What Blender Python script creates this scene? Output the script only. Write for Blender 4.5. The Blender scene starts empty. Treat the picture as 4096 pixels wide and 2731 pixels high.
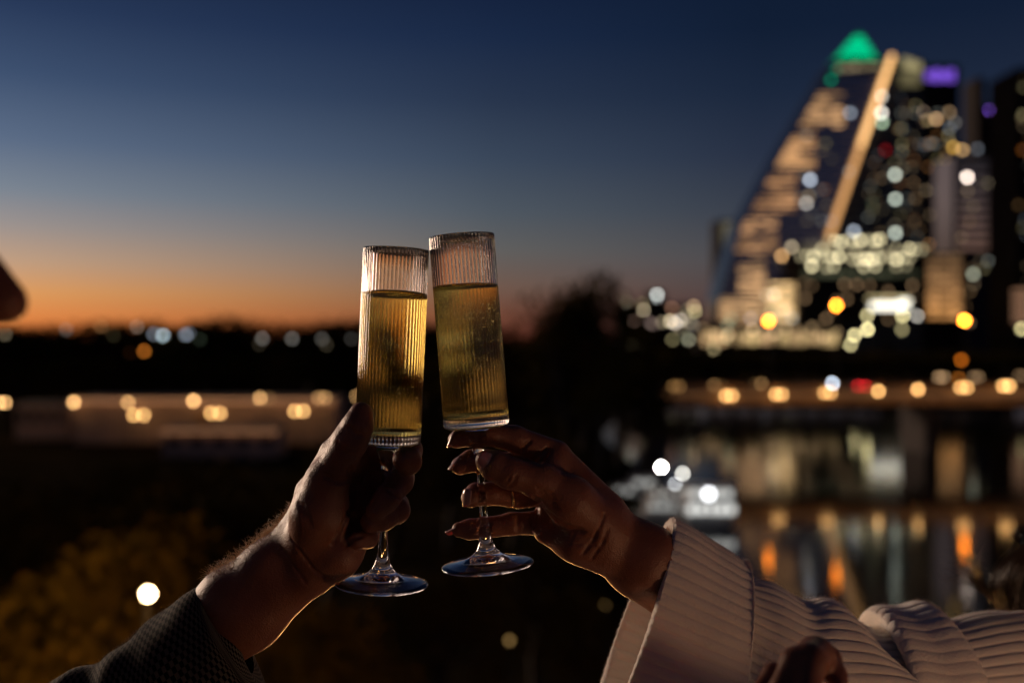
import bpy, bmesh, math, random
import numpy as np
from mathutils import Vector, Matrix

S = bpy.context.scene
C = S.collection
PI = math.pi
rnd = random.Random(7)
rng = np.random.default_rng(7)

# ------------------------------------------------------------------ camera
CAMZ = 23.0            # metres above the lake
FPX = 3982.0           # focal length in pixels of the 4096 px wide photograph
CX, CY = 2048.0, 1365.5
cam = bpy.data.cameras.new('camera')
camo = bpy.data.objects.new('camera', cam)
C.objects.link(camo)
camo.location = (0, 0, CAMZ)
camo.rotation_euler = (math.radians(90), 0, 0)
cam.lens = 35.0
cam.sensor_width = 36.0
cam.clip_start = 0.02
cam.clip_end = 6000
cam.dof.use_dof = True
cam.dof.focus_distance = 0.70
cam.dof.aperture_fstop = 3.2
S.camera = camo

# ------------------------------------------------------------------ render
S.render.engine = 'CYCLES'
cy = S.cycles
cy.use_denoising = True
try:
    cy.denoiser = 'OPENIMAGEDENOISE'
    cy.denoising_input_passes = 'RGB_ALBEDO_NORMAL'
    cy.denoising_prefilter = 'ACCURATE'
except Exception:
    pass
cy.use_adaptive_sampling = False
cy.max_bounces = 22
cy.transmission_bounces = 20
cy.transparent_max_bounces = 16
cy.diffuse_bounces = 2
cy.glossy_bounces = 6
cy.sample_clamp_indirect = 6.0
cy.sample_clamp_direct = 0.0
cy.caustics_reflective = True
cy.caustics_refractive = True
cy.blur_glossy = 0.0
cy.use_light_tree = True
S.view_settings.view_transform = 'Standard'
S.view_settings.look = 'None'
S.view_settings.exposure = 0.0
S.view_settings.gamma = 1.0
S.view_settings.use_curve_mapping = False

# ------------------------------------------------------------------ world: dusk sky
def lin(c):
    return tuple(((v / 255.0) / 12.92 if v / 255.0 <= 0.04045 else ((v / 255.0 + 0.055) / 1.055) ** 2.4) for v in c)

W = bpy.data.worlds.new('World')
S.world = W
W.use_nodes = True
nt = W.node_tree
nt.nodes.clear()
N = nt.nodes.new
L = nt.links.new
out = N('ShaderNodeOutputWorld'); bg = N('ShaderNodeBackground')
tc = N('ShaderNodeTexCoord'); sep = N('ShaderNodeSeparateXYZ')
L(tc.outputs['Generated'], sep.inputs[0])
def mth(op, a, b=None, c=None, clamp=False):
    n = N('ShaderNodeMath'); n.operation = op; n.use_clamp = clamp
    for i, v in enumerate((a, b, c)):
        if v is None: continue
        if isinstance(v, (int, float)): n.inputs[i].default_value = v
        else: L(v, n.inputs[i])
    return n.outputs[0]
elev = mth('ARCSINE', sep.outputs['Z'])                       # radians
AZG = math.radians(-48)                                        # where the afterglow is strongest
hor = mth('SQRT', mth('ADD', mth('MULTIPLY', sep.outputs['X'], sep.outputs['X']), mth('MULTIPLY', sep.outputs['Y'], sep.outputs['Y'])))
dotg = mth('DIVIDE', mth('ADD', mth('MULTIPLY', sep.outputs['X'], math.sin(AZG)), mth('MULTIPLY', sep.outputs['Y'], math.cos(AZG))), mth('MAXIMUM', hor, 0.001))
ang = mth('ARCCOSINE', mth('MAXIMUM', mth('MINIMUM', dotg, 1.0), -1.0))  # 0 at glow azimuth
def ramp(stops, fac):
    r = N('ShaderNodeValToRGB'); e = r.color_ramp
    e.interpolation = 'LINEAR'
    while len(e.elements) > 1: e.elements.remove(e.elements[-1])
    first = True
    for p, c in stops:
        if first:
            el = e.elements[0]; el.position = p; first = False
        else: el = e.elements.new(p)
        el.color = (*lin(c), 1)
    L(fac, r.inputs[0])
    return r.outputs[0]
# elevation fac: 0 at -0.05 rad, 1 at 0.75 rad
ef = mth('DIVIDE', mth('ADD', elev, 0.05), 0.80, clamp=True)
def E(py, extra=0.0):                                          # photo row -> ramp position
    return (math.atan((CY - py) / FPX) + 0.05) / 0.80
rampL = ramp([(0.0, (150, 70, 35)), (E(1340), (205, 108, 52)), (E(1270), (230, 140, 74)), (E(1190), (226, 158, 94)), (E(1080), (196, 160, 130)), (E(950), (158, 148, 144)),
              (E(820), (124, 134, 147)), (E(640), (92, 109, 135)), (E(400), (62, 81, 112)), (E(150), (41, 58, 90)), (E(-100), (29, 44, 73)), (0.8, (16, 28, 56)), (1.0, (10, 18, 38))], ef)
rampM = ramp([(0.0, (90, 45, 28)), (E(1340), (98, 50, 36)), (E(1250), (112, 70, 54)), (E(1150), (112, 88, 76)), (E(1000), (96, 95, 94)), (E(850), (78, 87, 97)),
              (E(640), (58, 71, 90)), (E(400), (40, 53, 76)), (E(150), (26, 41, 69)), (E(-100), (18, 31, 58)), (0.8, (10, 18, 40)), (1.0, (8, 14, 30))], ef)
rampR = ramp([(0.0, (44, 28, 30)), (E(1340), (62, 42, 44)), (E(1200), (78, 64, 64)), (E(1050), (76, 74, 78)), (E(850), (56, 62, 74)),
              (E(640), (40, 49, 68)), (E(400), (27, 39, 60)), (E(150), (17, 30, 52)), (E(-100), (15, 28, 50)), (0.8, (8, 14, 32)), (1.0, (6, 12, 26))], ef)
rampB = ramp([(0.0, (40, 30, 28)), (E(1250), (62, 54, 60)), (E(850), (44, 48, 66)), (E(150), (20, 30, 52)), (1.0, (7, 13, 28))], ef)
def mixc(a, b, f):
    n = N('ShaderNodeMix'); n.data_type = 'RGBA'
    L(f, n.inputs[0]); L(a, n.inputs[6]); L(b, n.inputs[7]); return n.outputs[2]
def mr(v, a, b):
    n = N('ShaderNodeMapRange'); n.interpolation_type = 'LINEAR'; n.clamp = True
    L(v, n.inputs[0]); n.inputs[1].default_value = a; n.inputs[2].default_value = b
    n.inputs[3].default_value = 0; n.inputs[4].default_value = 1
    return n.outputs[0]
A0, A1, A2, A3 = math.radians(20), math.radians(47), math.radians(62), math.radians(110)
c1 = mixc(rampL, rampM, mr(ang, A0, A1))
c2 = mixc(c1, rampR, mr(ang, A1, A2))
c3 = mixc(c2, rampB, mr(ang, A2, A3))
L(c3, bg.inputs[0]); bg.inputs[1].default_value = 1.0
L(bg.outputs[0], out.inputs[0])

# ------------------------------------------------------------------ afterglow as the one sun lamp
sl = bpy.data.lights.new('sun', 'SUN'); slo = bpy.data.objects.new('sun', sl); C.objects.link(slo)
sl.energy = 2.5; sl.color = (1.0, 0.72, 0.52); sl.angle = math.radians(20)
sd = Vector((math.sin(math.radians(-52)) * math.cos(0.09), math.cos(math.radians(-52)) * math.cos(0.09), math.sin(0.09)))
slo.rotation_euler = (-sd).to_track_quat('-Z', 'Y').to_euler()

# ================================================================== helpers
def P(px, py, d):
    """point of the place seen at photograph pixel (px,py), d metres in front of the camera"""
    return Vector(((px - CX) / FPX * d, d, CAMZ + (CY - py) / FPX * d))
def PH(px, py, mm, base=0.70):
    return P(px, py, base + mm / 1000.0)

def link(name, me, mat=None, parent=None, smooth=False, kind=None):
    o = bpy.data.objects.new(name, me); C.objects.link(o)
    if mat is not None and len(me.materials) == 0: me.materials.append(mat)
    if parent is not None: o.parent = parent
    if kind: o['kind'] = kind
    if smooth: me.polygons.foreach_set('use_smooth', [True] * len(me.polygons))
    return o
def tag(o, label, cat=None, group=None, kind=None):
    if label: o['label'] = label
    if cat: o['category'] = cat
    if group: o['group'] = group
    if kind: o['kind'] = kind
    return o
def empty(name, loc, label, cat, group=None, rz=0.0):
    o = bpy.data.objects.new(name, None); C.objects.link(o)
    o.empty_display_size = 0.1
    o.location = loc; o.rotation_euler = (0, 0, rz)
    return tag(o, label, cat, group)
class MB:
    def __init__(s): s.v = []; s.f = []
    def box(s, x0, x1, y0, y1, z0, z1):
        n = len(s.v)
        s.v += [(x0,y0,z0),(x1,y0,z0),(x1,y1,z0),(x0,y1,z0),(x0,y0,z1),(x1,y0,z1),(x1,y1,z1),(x0,y1,z1)]
        s.f += [tuple(n+i for i in q) for q in ((0,3,2,1),(4,5,6,7),(0,1,5,4),(1,2,6,5),(2,3,7,6),(3,0,4,7))]
        return s
    def prism(s, poly, y0, y1):            # poly: list of (x,z), counter-clockwise seen from -y
        n = len(s.v); k = len(poly)
        s.v += [(x, y0, z) for x, z in poly] + [(x, y1, z) for x, z in poly]
        s.f.append(tuple(range(n, n + k))); s.f.append(tuple(reversed(range(n + k, n + 2 * k))))
        for i in range(k):
            j = (i + 1) % k
            s.f.append((n + j, n + i, n + k + i, n + k + j))
        return s
    def tube(s, pts, rad, seg=8, cap=True):
        pts = [Vector(p) for p in pts]; n0 = len(s.v)
        for i, p in enumerate(pts):
            t = (pts[min(i+1, len(pts)-1)] - pts[max(i-1, 0)]).normalized()
            u = t.cross(Vector((0.3, 0.1, 1)) if abs(t.z) < 0.9 else Vector((0, 1, 0))).normalized(); w = t.cross(u)
            r = rad[i] if hasattr(rad, '__len__') else rad
            for k in range(seg):
                a = 2 * PI * k / seg
                q = p + u * (math.cos(a) * r) + w * (math.sin(a) * r)
                s.v.append(tuple(q))
        for i in range(len(pts) - 1):
            for k in range(seg):
                a = n0 + i * seg + k; b = n0 + i * seg + (k + 1) % seg
                s.f.append((a, b, b + seg, a + seg))
        if cap:
            s.f.append(tuple(reversed(range(n0, n0 + seg)))); e = n0 + (len(pts)-1)*seg
            s.f.append(tuple(range(e, e + seg)))
        return s
    def ball(s, c, r, nu=12, nv=8, sz=1.0):
        n = len(s.v); c = Vector(c)
        s.v.append((c.x, c.y, c.z - r * sz))
        for j in range(1, nv):
            ph = -PI/2 + PI * j / nv
            for i in range(nu):
                th = 2*PI*i/nu
                s.v.append((c.x + r*math.cos(ph)*math.cos(th), c.y + r*math.cos(ph)*math.sin(th), c.z + r*sz*math.sin(ph)))
        s.v.append((c.x, c.y, c.z + r * sz)); top = len(s.v) - 1
        for i in range(nu):
            s.f.append((n, n+1+(i+1)%nu, n+1+i)); b = n+1+(nv-2)*nu
            s.f.append((top, b+i, b+(i+1)%nu))
        for j in range(nv-2):
            for i in range(nu):
                a = n+1+j*nu+i; b = n+1+j*nu+(i+1)%nu
                s.f.append((a, b, b+nu, a+nu))
        return s
    def mesh(s, name):
        me = bpy.data.meshes.new(name); me.from_pydata(s.v, [], s.f); me.update(); return me
    def build(s, name, mat, parent=None, smooth=False, kind=None):
        return link(name, s.mesh(name), mat, parent, smooth, kind)

# ------------------------------------------------------------------ materials
MATS = {}
def pmat(name, col, rough=0.6, noise=0.0, nscale=5.0, bump=0.0, bscale=50.0, **kw):
    if name in MATS: return MATS[name]
    m = bpy.data.materials.new(name); m.use_nodes = True; MATS[name] = m
    t = m.node_tree; b = t.nodes['Principled BSDF']
    b.inputs['Base Color'].default_value = (*col, 1); b.inputs['Roughness'].default_value = rough
    for k, v in kw.items(): b.inputs[k.replace('_', ' ')].default_value = v
    if noise or bump:
        c = t.nodes.new('ShaderNodeTexCoord')
    if noise:
        n = t.nodes.new('ShaderNodeTexNoise'); n.inputs['Scale'].default_value = nscale; n.inputs['Detail'].default_value = 6
        r = t.nodes.new('ShaderNodeValToRGB')
        r.color_ramp.elements[0].position = 0.3; r.color_ramp.elements[1].position = 0.7
        r.color_ramp.elements[0].color = (*[max(0, v*(1-noise)) for v in col], 1); r.color_ramp.elements[1].color = (*[min(1, v*(1+noise)) for v in col], 1)
        t.links.new(c.outputs['Object'], n.inputs['Vector']); t.links.new(n.outputs['Fac'], r.inputs[0]); t.links.new(r.outputs[0], b.inputs['Base Color'])
    if bump:
        n = t.nodes.new('ShaderNodeTexNoise'); n.inputs['Scale'].default_value = bscale; n.inputs['Detail'].default_value = 4
        bm = t.nodes.new('ShaderNodeBump'); bm.inputs['Strength'].default_value = bump; bm.inputs['Distance'].default_value = 0.4 / bscale
        t.links.new(c.outputs['Object'], n.inputs['Vector']); t.links.new(n.outputs['Fac'], bm.inputs['Height']); t.links.new(bm.outputs[0], b.inputs['Normal'])
    return m
def emat(col, strength):
    key = 'lit_%02x%02x%02x_%.2f' % (int(col[0]*255), int(col[1]*255), int(col[2]*255), strength)
    if key in MATS: return MATS[key]
    m = bpy.data.materials.new(key); m.use_nodes = True; MATS[key] = m
    t = m.node_tree; t.nodes.clear()
    e = t.nodes.new('ShaderNodeEmission'); o = t.nodes.new('ShaderNodeOutputMaterial')
    e.inputs[0].default_value = (*col, 1); e.inputs[1].default_value = strength
    t.links.new(e.outputs[0], o.inputs[0]); return m

WARM = (1.0, 0.55, 0.21); ORNG = (1.0, 0.30, 0.035); CREAM = (1.0, 0.80, 0.50); YEL = (1.0, 0.86, 0.42)
WHT = (1.0, 0.93, 0.82); COOL = (0.75, 0.85, 1.0); GRN = (0.55, 0.75, 0.5); RED = (1.0, 0.02, 0.03); VIO = (0.30, 0.12, 1.0)

metal = pmat('dark_metal', (0.04, 0.04, 0.045), 0.5, Metallic=0.6)
concrete = pmat('concrete', (0.30, 0.25, 0.20), 0.9, 0.25, 0.3, Specular_IOR_Level=0.1)
darkglass = pmat('facade_glass', (0.03, 0.04, 0.06), 0.12, 0.3, 0.05)
darkwall = pmat('dark_wall', (0.022, 0.018, 0.018), 0.8, 0.3, 0.1, Specular_IOR_Level=0.08)
palewall = pmat('pale_wall', (0.72, 0.52, 0.40), 0.9, 0.15, 0.2, Specular_IOR_Level=0.05)
whitepaint = pmat('white_paint', (0.75, 0.74, 0.72), 0.4, 0.1, 1.0)

# ================================================================== setting
# ground: one sheet, low lake bed on the right, banks and hills elsewhere
def bank_x(y):      # left shore of the lake as x(y)
    return 7.5 + 0.06 * y + 2.5 * math.sin(y * 0.045)
def ground_h(x, y):
    shore = x - bank_x(y)
    h = 2.2 + 0.6 * math.sin(x * 0.03) * math.cos(y * 0.025)
    if y < 60:
        t = min(1, max(0, (60 - y) / 54)); h += 11.0 * t * t * (3 - 2*t) * (1.0)
    if y > 380:
        h += min(12, (y - 380) * 0.03)
    if y > 300 and x < 60:
        h += 9 * min(1, (y - 300) / 250) * min(1, (60 - x) / 120)
    lake = min(1, max(0, shore / 7.0)) * min(1, max(0, (y - 52) / 10)) * min(1, max(0, (372 - y) / 14))
    return h * (1 - lake) + (-3.0) * lake
gx = np.concatenate([np.linspace(-4500, -600, 14), np.linspace(-520, 520, 150), np.linspace(600, 4500, 14)])
gy = np.concatenate([np.linspace(-900, -60, 8), np.linspace(-40, 120, 60), np.linspace(126, 460, 70), np.linspace(500, 5500, 26)])
vs = [(float(x), float(y), ground_h(x, y)) for y in gy for x in gx]
nx_ = len(gx)
fs = [(j*nx_+i, j*nx_+i+1, (j+1)*nx_+i+1, (j+1)*nx_+i) for j in range(len(gy)-1) for i in range(nx_-1)]
me = bpy.data.meshes.new('ground'); me.from_pydata(vs, [], fs)
g = link('ground', me, pmat('ground', (0.030, 0.021, 0.010), 0.95, 0.5, 0.08, Specular_IOR_Level=0.0), smooth=True)
tag(g, 'dark grassy ground and river banks below the terrace', kind='structure')

wm = bpy.data.materials.new('lake_water'); wm.use_nodes = True
t = wm.node_tree; b = t.nodes['Principled BSDF']
b.inputs['Base Color'].default_value = (0.004, 0.006, 0.008, 1); b.inputs['Roughness'].default_value = 0.065; b.inputs['IOR'].default_value = 1.34
c_ = t.nodes.new('ShaderNodeTexCoord'); mp = t.nodes.new('ShaderNodeMapping'); mp.inputs['Scale'].default_value = (0.5, 1.6, 1)
n_ = t.nodes.new('ShaderNodeTexNoise'); n_.inputs['Scale'].default_value = 1.1; n_.inputs['Detail'].default_value = 3
bm_ = t.nodes.new('ShaderNodeBump'); bm_.inputs['Strength'].default_value = 0.08; bm_.inputs['Distance'].default_value = 0.08
t.links.new(c_.outputs['Object'], mp.inputs[0]); t.links.new(mp.outputs[0], n_.inputs['Vector']); t.links.new(n_.outputs['Fac'], bm_.inputs['Height']); t.links.new(bm_.outputs[0], b.inputs['Normal'])
me = bpy.data.meshes.new('lake'); me.from_pydata([(0,45,0),(520,45,0),(520,380,0),(0,380,0)], [], [(0,1,2,3)])
tag(link('lake', me, wm), 'still dark lake mirroring the lamps', kind='structure')

# terrace on which the two people stand
tm = MB().box(-3, 3, -3, 2.6, CAMZ-1.68, CAMZ-1.56)
tag(tm.build('terrace_floor', concrete), 'concrete terrace floor above the garden', kind='structure')
tw = MB().box(-2.95, 2.95, -2.95, 2.5, 8.0, CAMZ-1.683)
tag(tw.build('terrace_podium', palewall), 'podium wall carrying the terrace', kind='structure')

# ------------------------------------------------------------------ lamps of the far city
def disc_L(b, e):              # emission of a lamp e px wide that blurs to a 66 px disc of brightness b
    return b ** 1.6 * (66.0 + e) ** 2 / (e * e)
pole_mesh = None
ORD = ['leftmost', 'second', 'third', 'fourth', 'fifth', 'sixth', 'seventh', 'eighth', 'ninth', 'tenth', 'eleventh', 'twelfth', 'thirteenth', 'fourteenth', 'fifteenth', 'sixteenth', 'seventeenth', 'eighteenth', 'nineteenth', 'twentieth']
def street_lamp(px, py, d, col, b, label, group, heads=1, gap=24, e=15, base=None, name='street_lamp'):
    p = P(px, py, d); r = e / FPX * d / 2
    bz = ground_h(p.x, p.y) if base is None else base
    bz = min(bz, p.z - 1.0)
    root = empty(name, (p.x, p.y, bz), label, 'street lamp', group)
    h = p.z - bz
    MB().tube([(0,0,0), (0,0,0.6), (0,0,h + r*0.2)], [0.16, 0.09, 0.06], 6).build('post', metal, root)
    hw = gap / FPX * d / 2
    m = emat(col, disc_L(b, e) * (.52 if heads == 2 else .85))
    if heads == 2:
        MB().tube([(-hw,0,h-r), (hw,0,h-r)], 0.04, 6).build('crossarm', metal, root)
        for s_ in (-1, 1): MB().ball((s_*hw, 0, h), r, 10, 6).build('globe', m, root, True)
    else:
        MB().ball((0, 0, h), r, 10, 6).build('globe', m, root, True)
        MB().tube([(0,0,h-r-0.15), (0,0,h-r)], [0.1, r*0.5], 8).build('collar', metal, root)
    return root

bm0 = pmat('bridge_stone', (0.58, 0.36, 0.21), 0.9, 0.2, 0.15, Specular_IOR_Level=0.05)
# bridge with brown lit side wall
BD = 200.0
def bx(px): return (px - CX) / FPX * BD
bridge = empty('bridge', (bx(3300), BD, 0), 'long low concrete bridge lit brown by its globe lamps over the lake', 'bridge')
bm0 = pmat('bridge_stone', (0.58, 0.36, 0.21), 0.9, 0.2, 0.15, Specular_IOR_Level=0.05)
bm1 = pmat('dark_pier_stone', (0.08, 0.06, 0.05), 0.8, 0.3, 0.3)  # darker than the girder stone
x0, x1 = bx(2560) - bx(3300), bx(5200) - bx(3300)
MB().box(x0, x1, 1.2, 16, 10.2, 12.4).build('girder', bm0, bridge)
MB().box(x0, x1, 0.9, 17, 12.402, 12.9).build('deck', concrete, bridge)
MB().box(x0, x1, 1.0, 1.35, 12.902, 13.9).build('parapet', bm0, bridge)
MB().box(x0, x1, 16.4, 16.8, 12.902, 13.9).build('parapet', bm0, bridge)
pierm = MB().box(-1.4, 1.4, 2.0, 15, -3, 10.198).mesh('pier')
MB().box(x0, x1, .35, .5, 12.25, 12.38).build('added_light_strip', emat((1,.50,.22), .5), bridge)  # added glowing strip that brightens the girder face
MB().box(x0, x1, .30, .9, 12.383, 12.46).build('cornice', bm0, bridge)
for px in (2640, 3745, 4330, 4900):
    o = link('pier', pierm, bm1, bridge); o.location = (bx(px) - bx(3300), 0, 0)
near = [(2705,1545,.22,2),(2915,1583,.85,2),(3115,1577,.80,2),(3310,1570,.75,2),(3514,1564,.72,1),(3672,1557,.75,1),(3855,1550,.80,2),(4025,1543,.9,2),(4205,1535,.8,2)]
for i, (px, py, bb, hh) in enumerate(near):
    street_lamp(px, py, BD - 1.6, (1.0, .52, .17), bb, ['dim double globe lamp', 'bright double globe lamp', 'bright double globe lamp', 'double globe lamp', 'single globe lamp', 'single globe lamp', 'double globe lamp', 'double globe lamp', 'double globe lamp'][i] + ', %s from the left of the near row on the bridge' % ORD[i].replace('leftmost', 'first'), 'globe lamps along the near side of the bridge', hh, 25, 16, base=10.4)
far = [(2855,1539,.22,1,WARM),(2885,1542,.10,1,WARM),(3020,1536,.08,1,WARM),(3045,1534,.22,1,WARM),(3765,1508,.32,2,(1,.6,.3)),(3835,1512,.22,1,ORNG),(3905,1508,.22,2,(1,.6,.3)),(4085,1502,.16,2,(1,.6,.3)),(3515,1540,.05,1,(1,.2,.05))]
for i, (px, py, bb, hh, cc) in enumerate(sorted(far)):
    street_lamp(px, py, BD + 16.6, cc, bb, '%s lamp from the left in the dimmer far row on the bridge' % ORD[i].replace('leftmost', 'first'), 'dim lamps along the far side of the bridge', hh, 20, 13, base=13.9)
street_lamp(3330, 1532, BD + 8, COOL, .7, 'cool white lamp on the bridge deck above an amber pair', None, 1, 0, 13, base=12.9)
# car tail lights on the bridge deck
def car(px, d, zb, label, paint, tail):
    p = P(px, 1500, d); root = empty('parked_car', (p.x, p.y, zb), label, 'car')
    MB().prism([(-2.1,.35),(2.1,.35),(2.15,.8),(1.9,.95),(1.2,1.0),(.7,1.45),(-.9,1.45),(-1.6,1.0),(-2.1,.9)], -.85, .85).build('body', pmat('car_paint', (.08,.08,.09), .3), root)
    for x in (-1.3, 1.3):
        for y in (-.86, .70):
            w = MB().tube([(x, y, .34), (x, y+.18, .34)], .34, 12).build('wheel', metal, root)
    MB().prism([(-.8,1.0),(.9,1.0),(.6,1.38),(-.8,1.38)], -.87, -.852).build('window', darkglass, root)
    for y in tail:
        MB().ball((y, -.95, .8), .36, 8, 6).build('taillight', emat(RED, disc_L(.55, 14)), root, True)
car(3440, BD+5, 12.9, 'dark car with two glowing red lights on the bridge', None, (-.7, .75))

for i_, px_ in enumerate((850, 980)):
    p_ = P(px_, 1865, 168)
    car(px_, 168, ground_h(p_.x, 168) , ['dark car parked left under the small pale shed', 'dark car parked right under the small pale shed'][i_], None, ())
# left riverside terrace wall and its lamps
def wall_block(px0, px1, py0, py1, d, depth, label, mat, name='riverside_building', cat='building', nbay=8, strip=0):
    a = P(px0, py0, d); c = P(px1, py1, d)
    root = empty(name, ((a.x+c.x)/2, d, c.z), label, cat)
    hw = (c.x - a.x)/2; h = a.z - c.z
    MB().box(-hw, hw, 0, depth, -6, h).build('wall', mat, root)
    MB().box(-hw-.4, hw+.4, -.4, depth+.4, h+.003, h+.35).build('roof', concrete, root)
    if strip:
        MB().box(-hw-.3, hw+.3, -.75, -.60, h-.12, h-.02).build('added_light_strip', emat((1,.47,.22), strip), root)  # added emitter under the eaves, washes the wall with light
    if nbay == 0:
        MB().box(-1.5, 1.5, -.06, -.003, -3, h*.55).build('gate', bm0, root); return root
    wme = MB().box(-hw/nbay*.55, hw/nbay*.55, -.06, -.003, .8, h-1.2).mesh('window')
    for k in range(nbay):
        o = link('window', wme, darkglass, root); o.location = (-hw + (k+.5)*2*hw/nbay, 0, 0)
    return root
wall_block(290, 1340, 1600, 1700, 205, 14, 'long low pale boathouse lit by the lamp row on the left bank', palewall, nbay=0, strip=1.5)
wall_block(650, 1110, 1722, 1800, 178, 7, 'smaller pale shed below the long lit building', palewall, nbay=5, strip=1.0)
wall_block(60, 270, 1620, 1700, 212, 8, 'short dim building left of the long lit building', palewall, nbay=4)
leftn = [(555,1660,.85,2,40),(862,1652,.85,2,36),(1196,1644,.85,2,34)]
for i, (px, py, bb, hh, gp) in enumerate(leftn):
    street_lamp(px, py, 199, (1.0,.54,.18), bb, '%s of three bright twin globe lamps before the long pale building' % ['leftmost', 'middle', 'rightmost'][i], 'twin globe lamps before the pale building', hh, gp, 16)
leftf = [(8,1610,.75,2),(295,1608,.7,1),(512,1609,.5,1),(774,1602,.75,1),(1040,1592,.5,1),(1078,1591,.12,1),(1288,1590,.38,2),(1440,1585,.4,2)]
for i, (px, py, bb, hh) in enumerate(leftf):
    street_lamp(px, py, 202.0, (1.0,.54,.20), bb, '%s amber lamp from the left in the upper row at the long pale building' % ORD[i].replace('leftmost', 'first'), 'amber lamps in the upper row at the pale building', hh, 26, 15)
street_lamp(268, 1558, 260, GRN, .14, 'dim greenish lamp above the first amber lamp', None)
street_lamp(560, 1572, 260, GRN, .07, 'faint green lamp above the long pale building', None)
hill = [(20,1336,.25,CREAM),(265,1318,.20,WHT),(405,1306,.24,WARM),(453,1342,.08,YEL),(548,1307,.32,(1,.7,.5)),(615,1336,.35,COOL),(652,1342,.75,(.75,.95,1)),(743,1339,.45,COOL),
        (757,1332,.20,COOL),(800,1358,.10,GRN),(577,1404,.60,ORNG),(520,1412,.05,ORNG),(1049,1353,.28,WHT),(1036,1380,.12,CREAM),(1168,1354,.28,WHT),(1288,1355,.20,WHT),
        (1306,1379,.12,CREAM),(1406,1355,.12,WHT),(2197,1290,.22,WHT),(2524,1374,.22,CREAM),(2560,1377,.10,CREAM),(2429,1372,.07,WHT)]
for i, (px, py, bb, cc) in enumerate(sorted(hill)):
    nm = {0:'warm'}; cn = 'orange' if cc is ORNG else 'green' if cc is GRN else 'cool white' if cc[2] >= 1 else 'amber' if cc in (WARM, YEL) else 'cream' if cc is CREAM else 'white'
    street_lamp(px, py, 280, cc, bb*.52, 'far %s lamp on the wooded skyline, %s from the left' % (cn, ORD[i].replace('leftmost', 'first') if i < 20 else ['twenty-first', 'twenty-second'][i-20]), 'far lamps on the wooded skyline', 1, 0, 14)
# high masts with orange floodlights that mirror in the lake
for i, (px, py, d, bb) in enumerate([(3074,1284,232,1.6),(3345,1222,232,1.7),(3858,1282,250,2.0),(3845,1440,250,.30)]):
    street_lamp(px, py, d, (1.0,.24,.015), bb*1.1, 'orange floodlight on a tall mast %s' % ['above the left end of the lit shore', 'before the bright rooftop terrace', 'right of the white-lit canopy', 'low beneath the other orange floodlight at the right'][i], 'orange floodlights beyond the bridge', 1, 0, 16, base=2.0, name='floodlight_mast')

# ------------------------------------------------------------------ city towers
def tower(name, label, poly, d, depth, mat, zb=2.0, cat='tower'):
    """poly: outline in photograph pixels; built as a prism at its distance"""
    pts = [P(x, y, d) for x, y in poly]
    cx = sum(p.x for p in pts)/len(pts)
    root = empty(name, (cx, d, zb), label, cat)
    MB().prism([(p.x - cx, p.z - zb) for p in pts], 0, depth).build('wall', mat, root)
    return root, cx, zb, d
def pane(T, x0, y0, x1, y1, col, L_, name='window', off=-.35):
    root, cx, zb, d = T
    a = P(x0, y1, d + off); c = P(x1, y0, d + off)
    return MB().box(a.x-cx, c.x-cx, off, off+.3, a.z-zb, c.z-zb).build(name, emat(col, L_), root)
def dot(T, px, py, col, b, e=15):
    """one lit porthole-like lamp on a facade"""
    root, cx, zb, d = T
    off = -1.3 if T[3] == 540 else -.35
    p = P(px, py, d + off); r = e/FPX*d/2*1.1
    return MB().tube([(p.x-cx, off, p.z-zb), (p.x-cx, off+.3, p.z-zb)], r, 8).build('window', emat(col, disc_L(b, e)), root)
def floors(T, xl, xr, y0, y1, step, h, mat, name='floor_slab', off=-.25):
    """horizontal slab edges; xl/xr functions of row"""
    root, cx, zb, d = T
    y = y0
    while y < y1:
        a, c = P(xl(y), y + h, d + off), P(xr(y), y, d + off)
        if c.x - a.x > 2: MB().box(a.x-cx, c.x-cx, off, -.003, a.z-zb, c.z-zb).build(name, mat, root)
        y += step

def leftedge(y):   # raking edge of the sail tower
    return np.interp(y, [200, 330, 600, 900, 1200, 1400], [3345, 3292, 3130, 2965, 2872, 2850])
def ridge(y):      # bright raking line
    return np.interp(y, [215, 920, 1400], [3572, 3328, 3170])
skyglass = pmat('sail_glass', (0.58, 0.55, 0.60), 0.2, Metallic=0.9)
T1 = tower('sail_tower', 'tall sail-shaped glass tower with a green lit crown and a bright raking edge',
           [(2850,1405),(2872,1200),(2965,900),(3130,600),(3292,330),(3345,235),(3572,235),(3690,235),(3690,1405)], 540, 34, darkglass)
root1, cx1, zb1, d1 = T1
# left facade: paler glass between edge and ridge
def quad_face(T, poly, mat, name, off):
    root, cx, zb, d = T
    pts = [P(x, y, d + off) for x, y in poly]
    return MB().prism([(p.x-cx, p.z-zb) for p in pts], off, off+.25).build(name, mat, root)
quad_face(T1, [(2868,1300),(2880,1200),(2972,900),(3137,600),(3298,330),(3340,300),(3545,300),(3328,920),(3205,1300)], skyglass, 'facade', -.5)
slabm = pmat('slab_edge', (0.16, 0.14, 0.13), 0.7)
floors(T1, lambda y: leftedge(y)+6, lambda y: ridge(y)-14, 330, 1290, 32, 5, slabm, off=-.75)
floors(T1, lambda y: ridge(y)+30, lambda y: 3684, 340, 1290, 32, 5, slabm, off=-.25)
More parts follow.
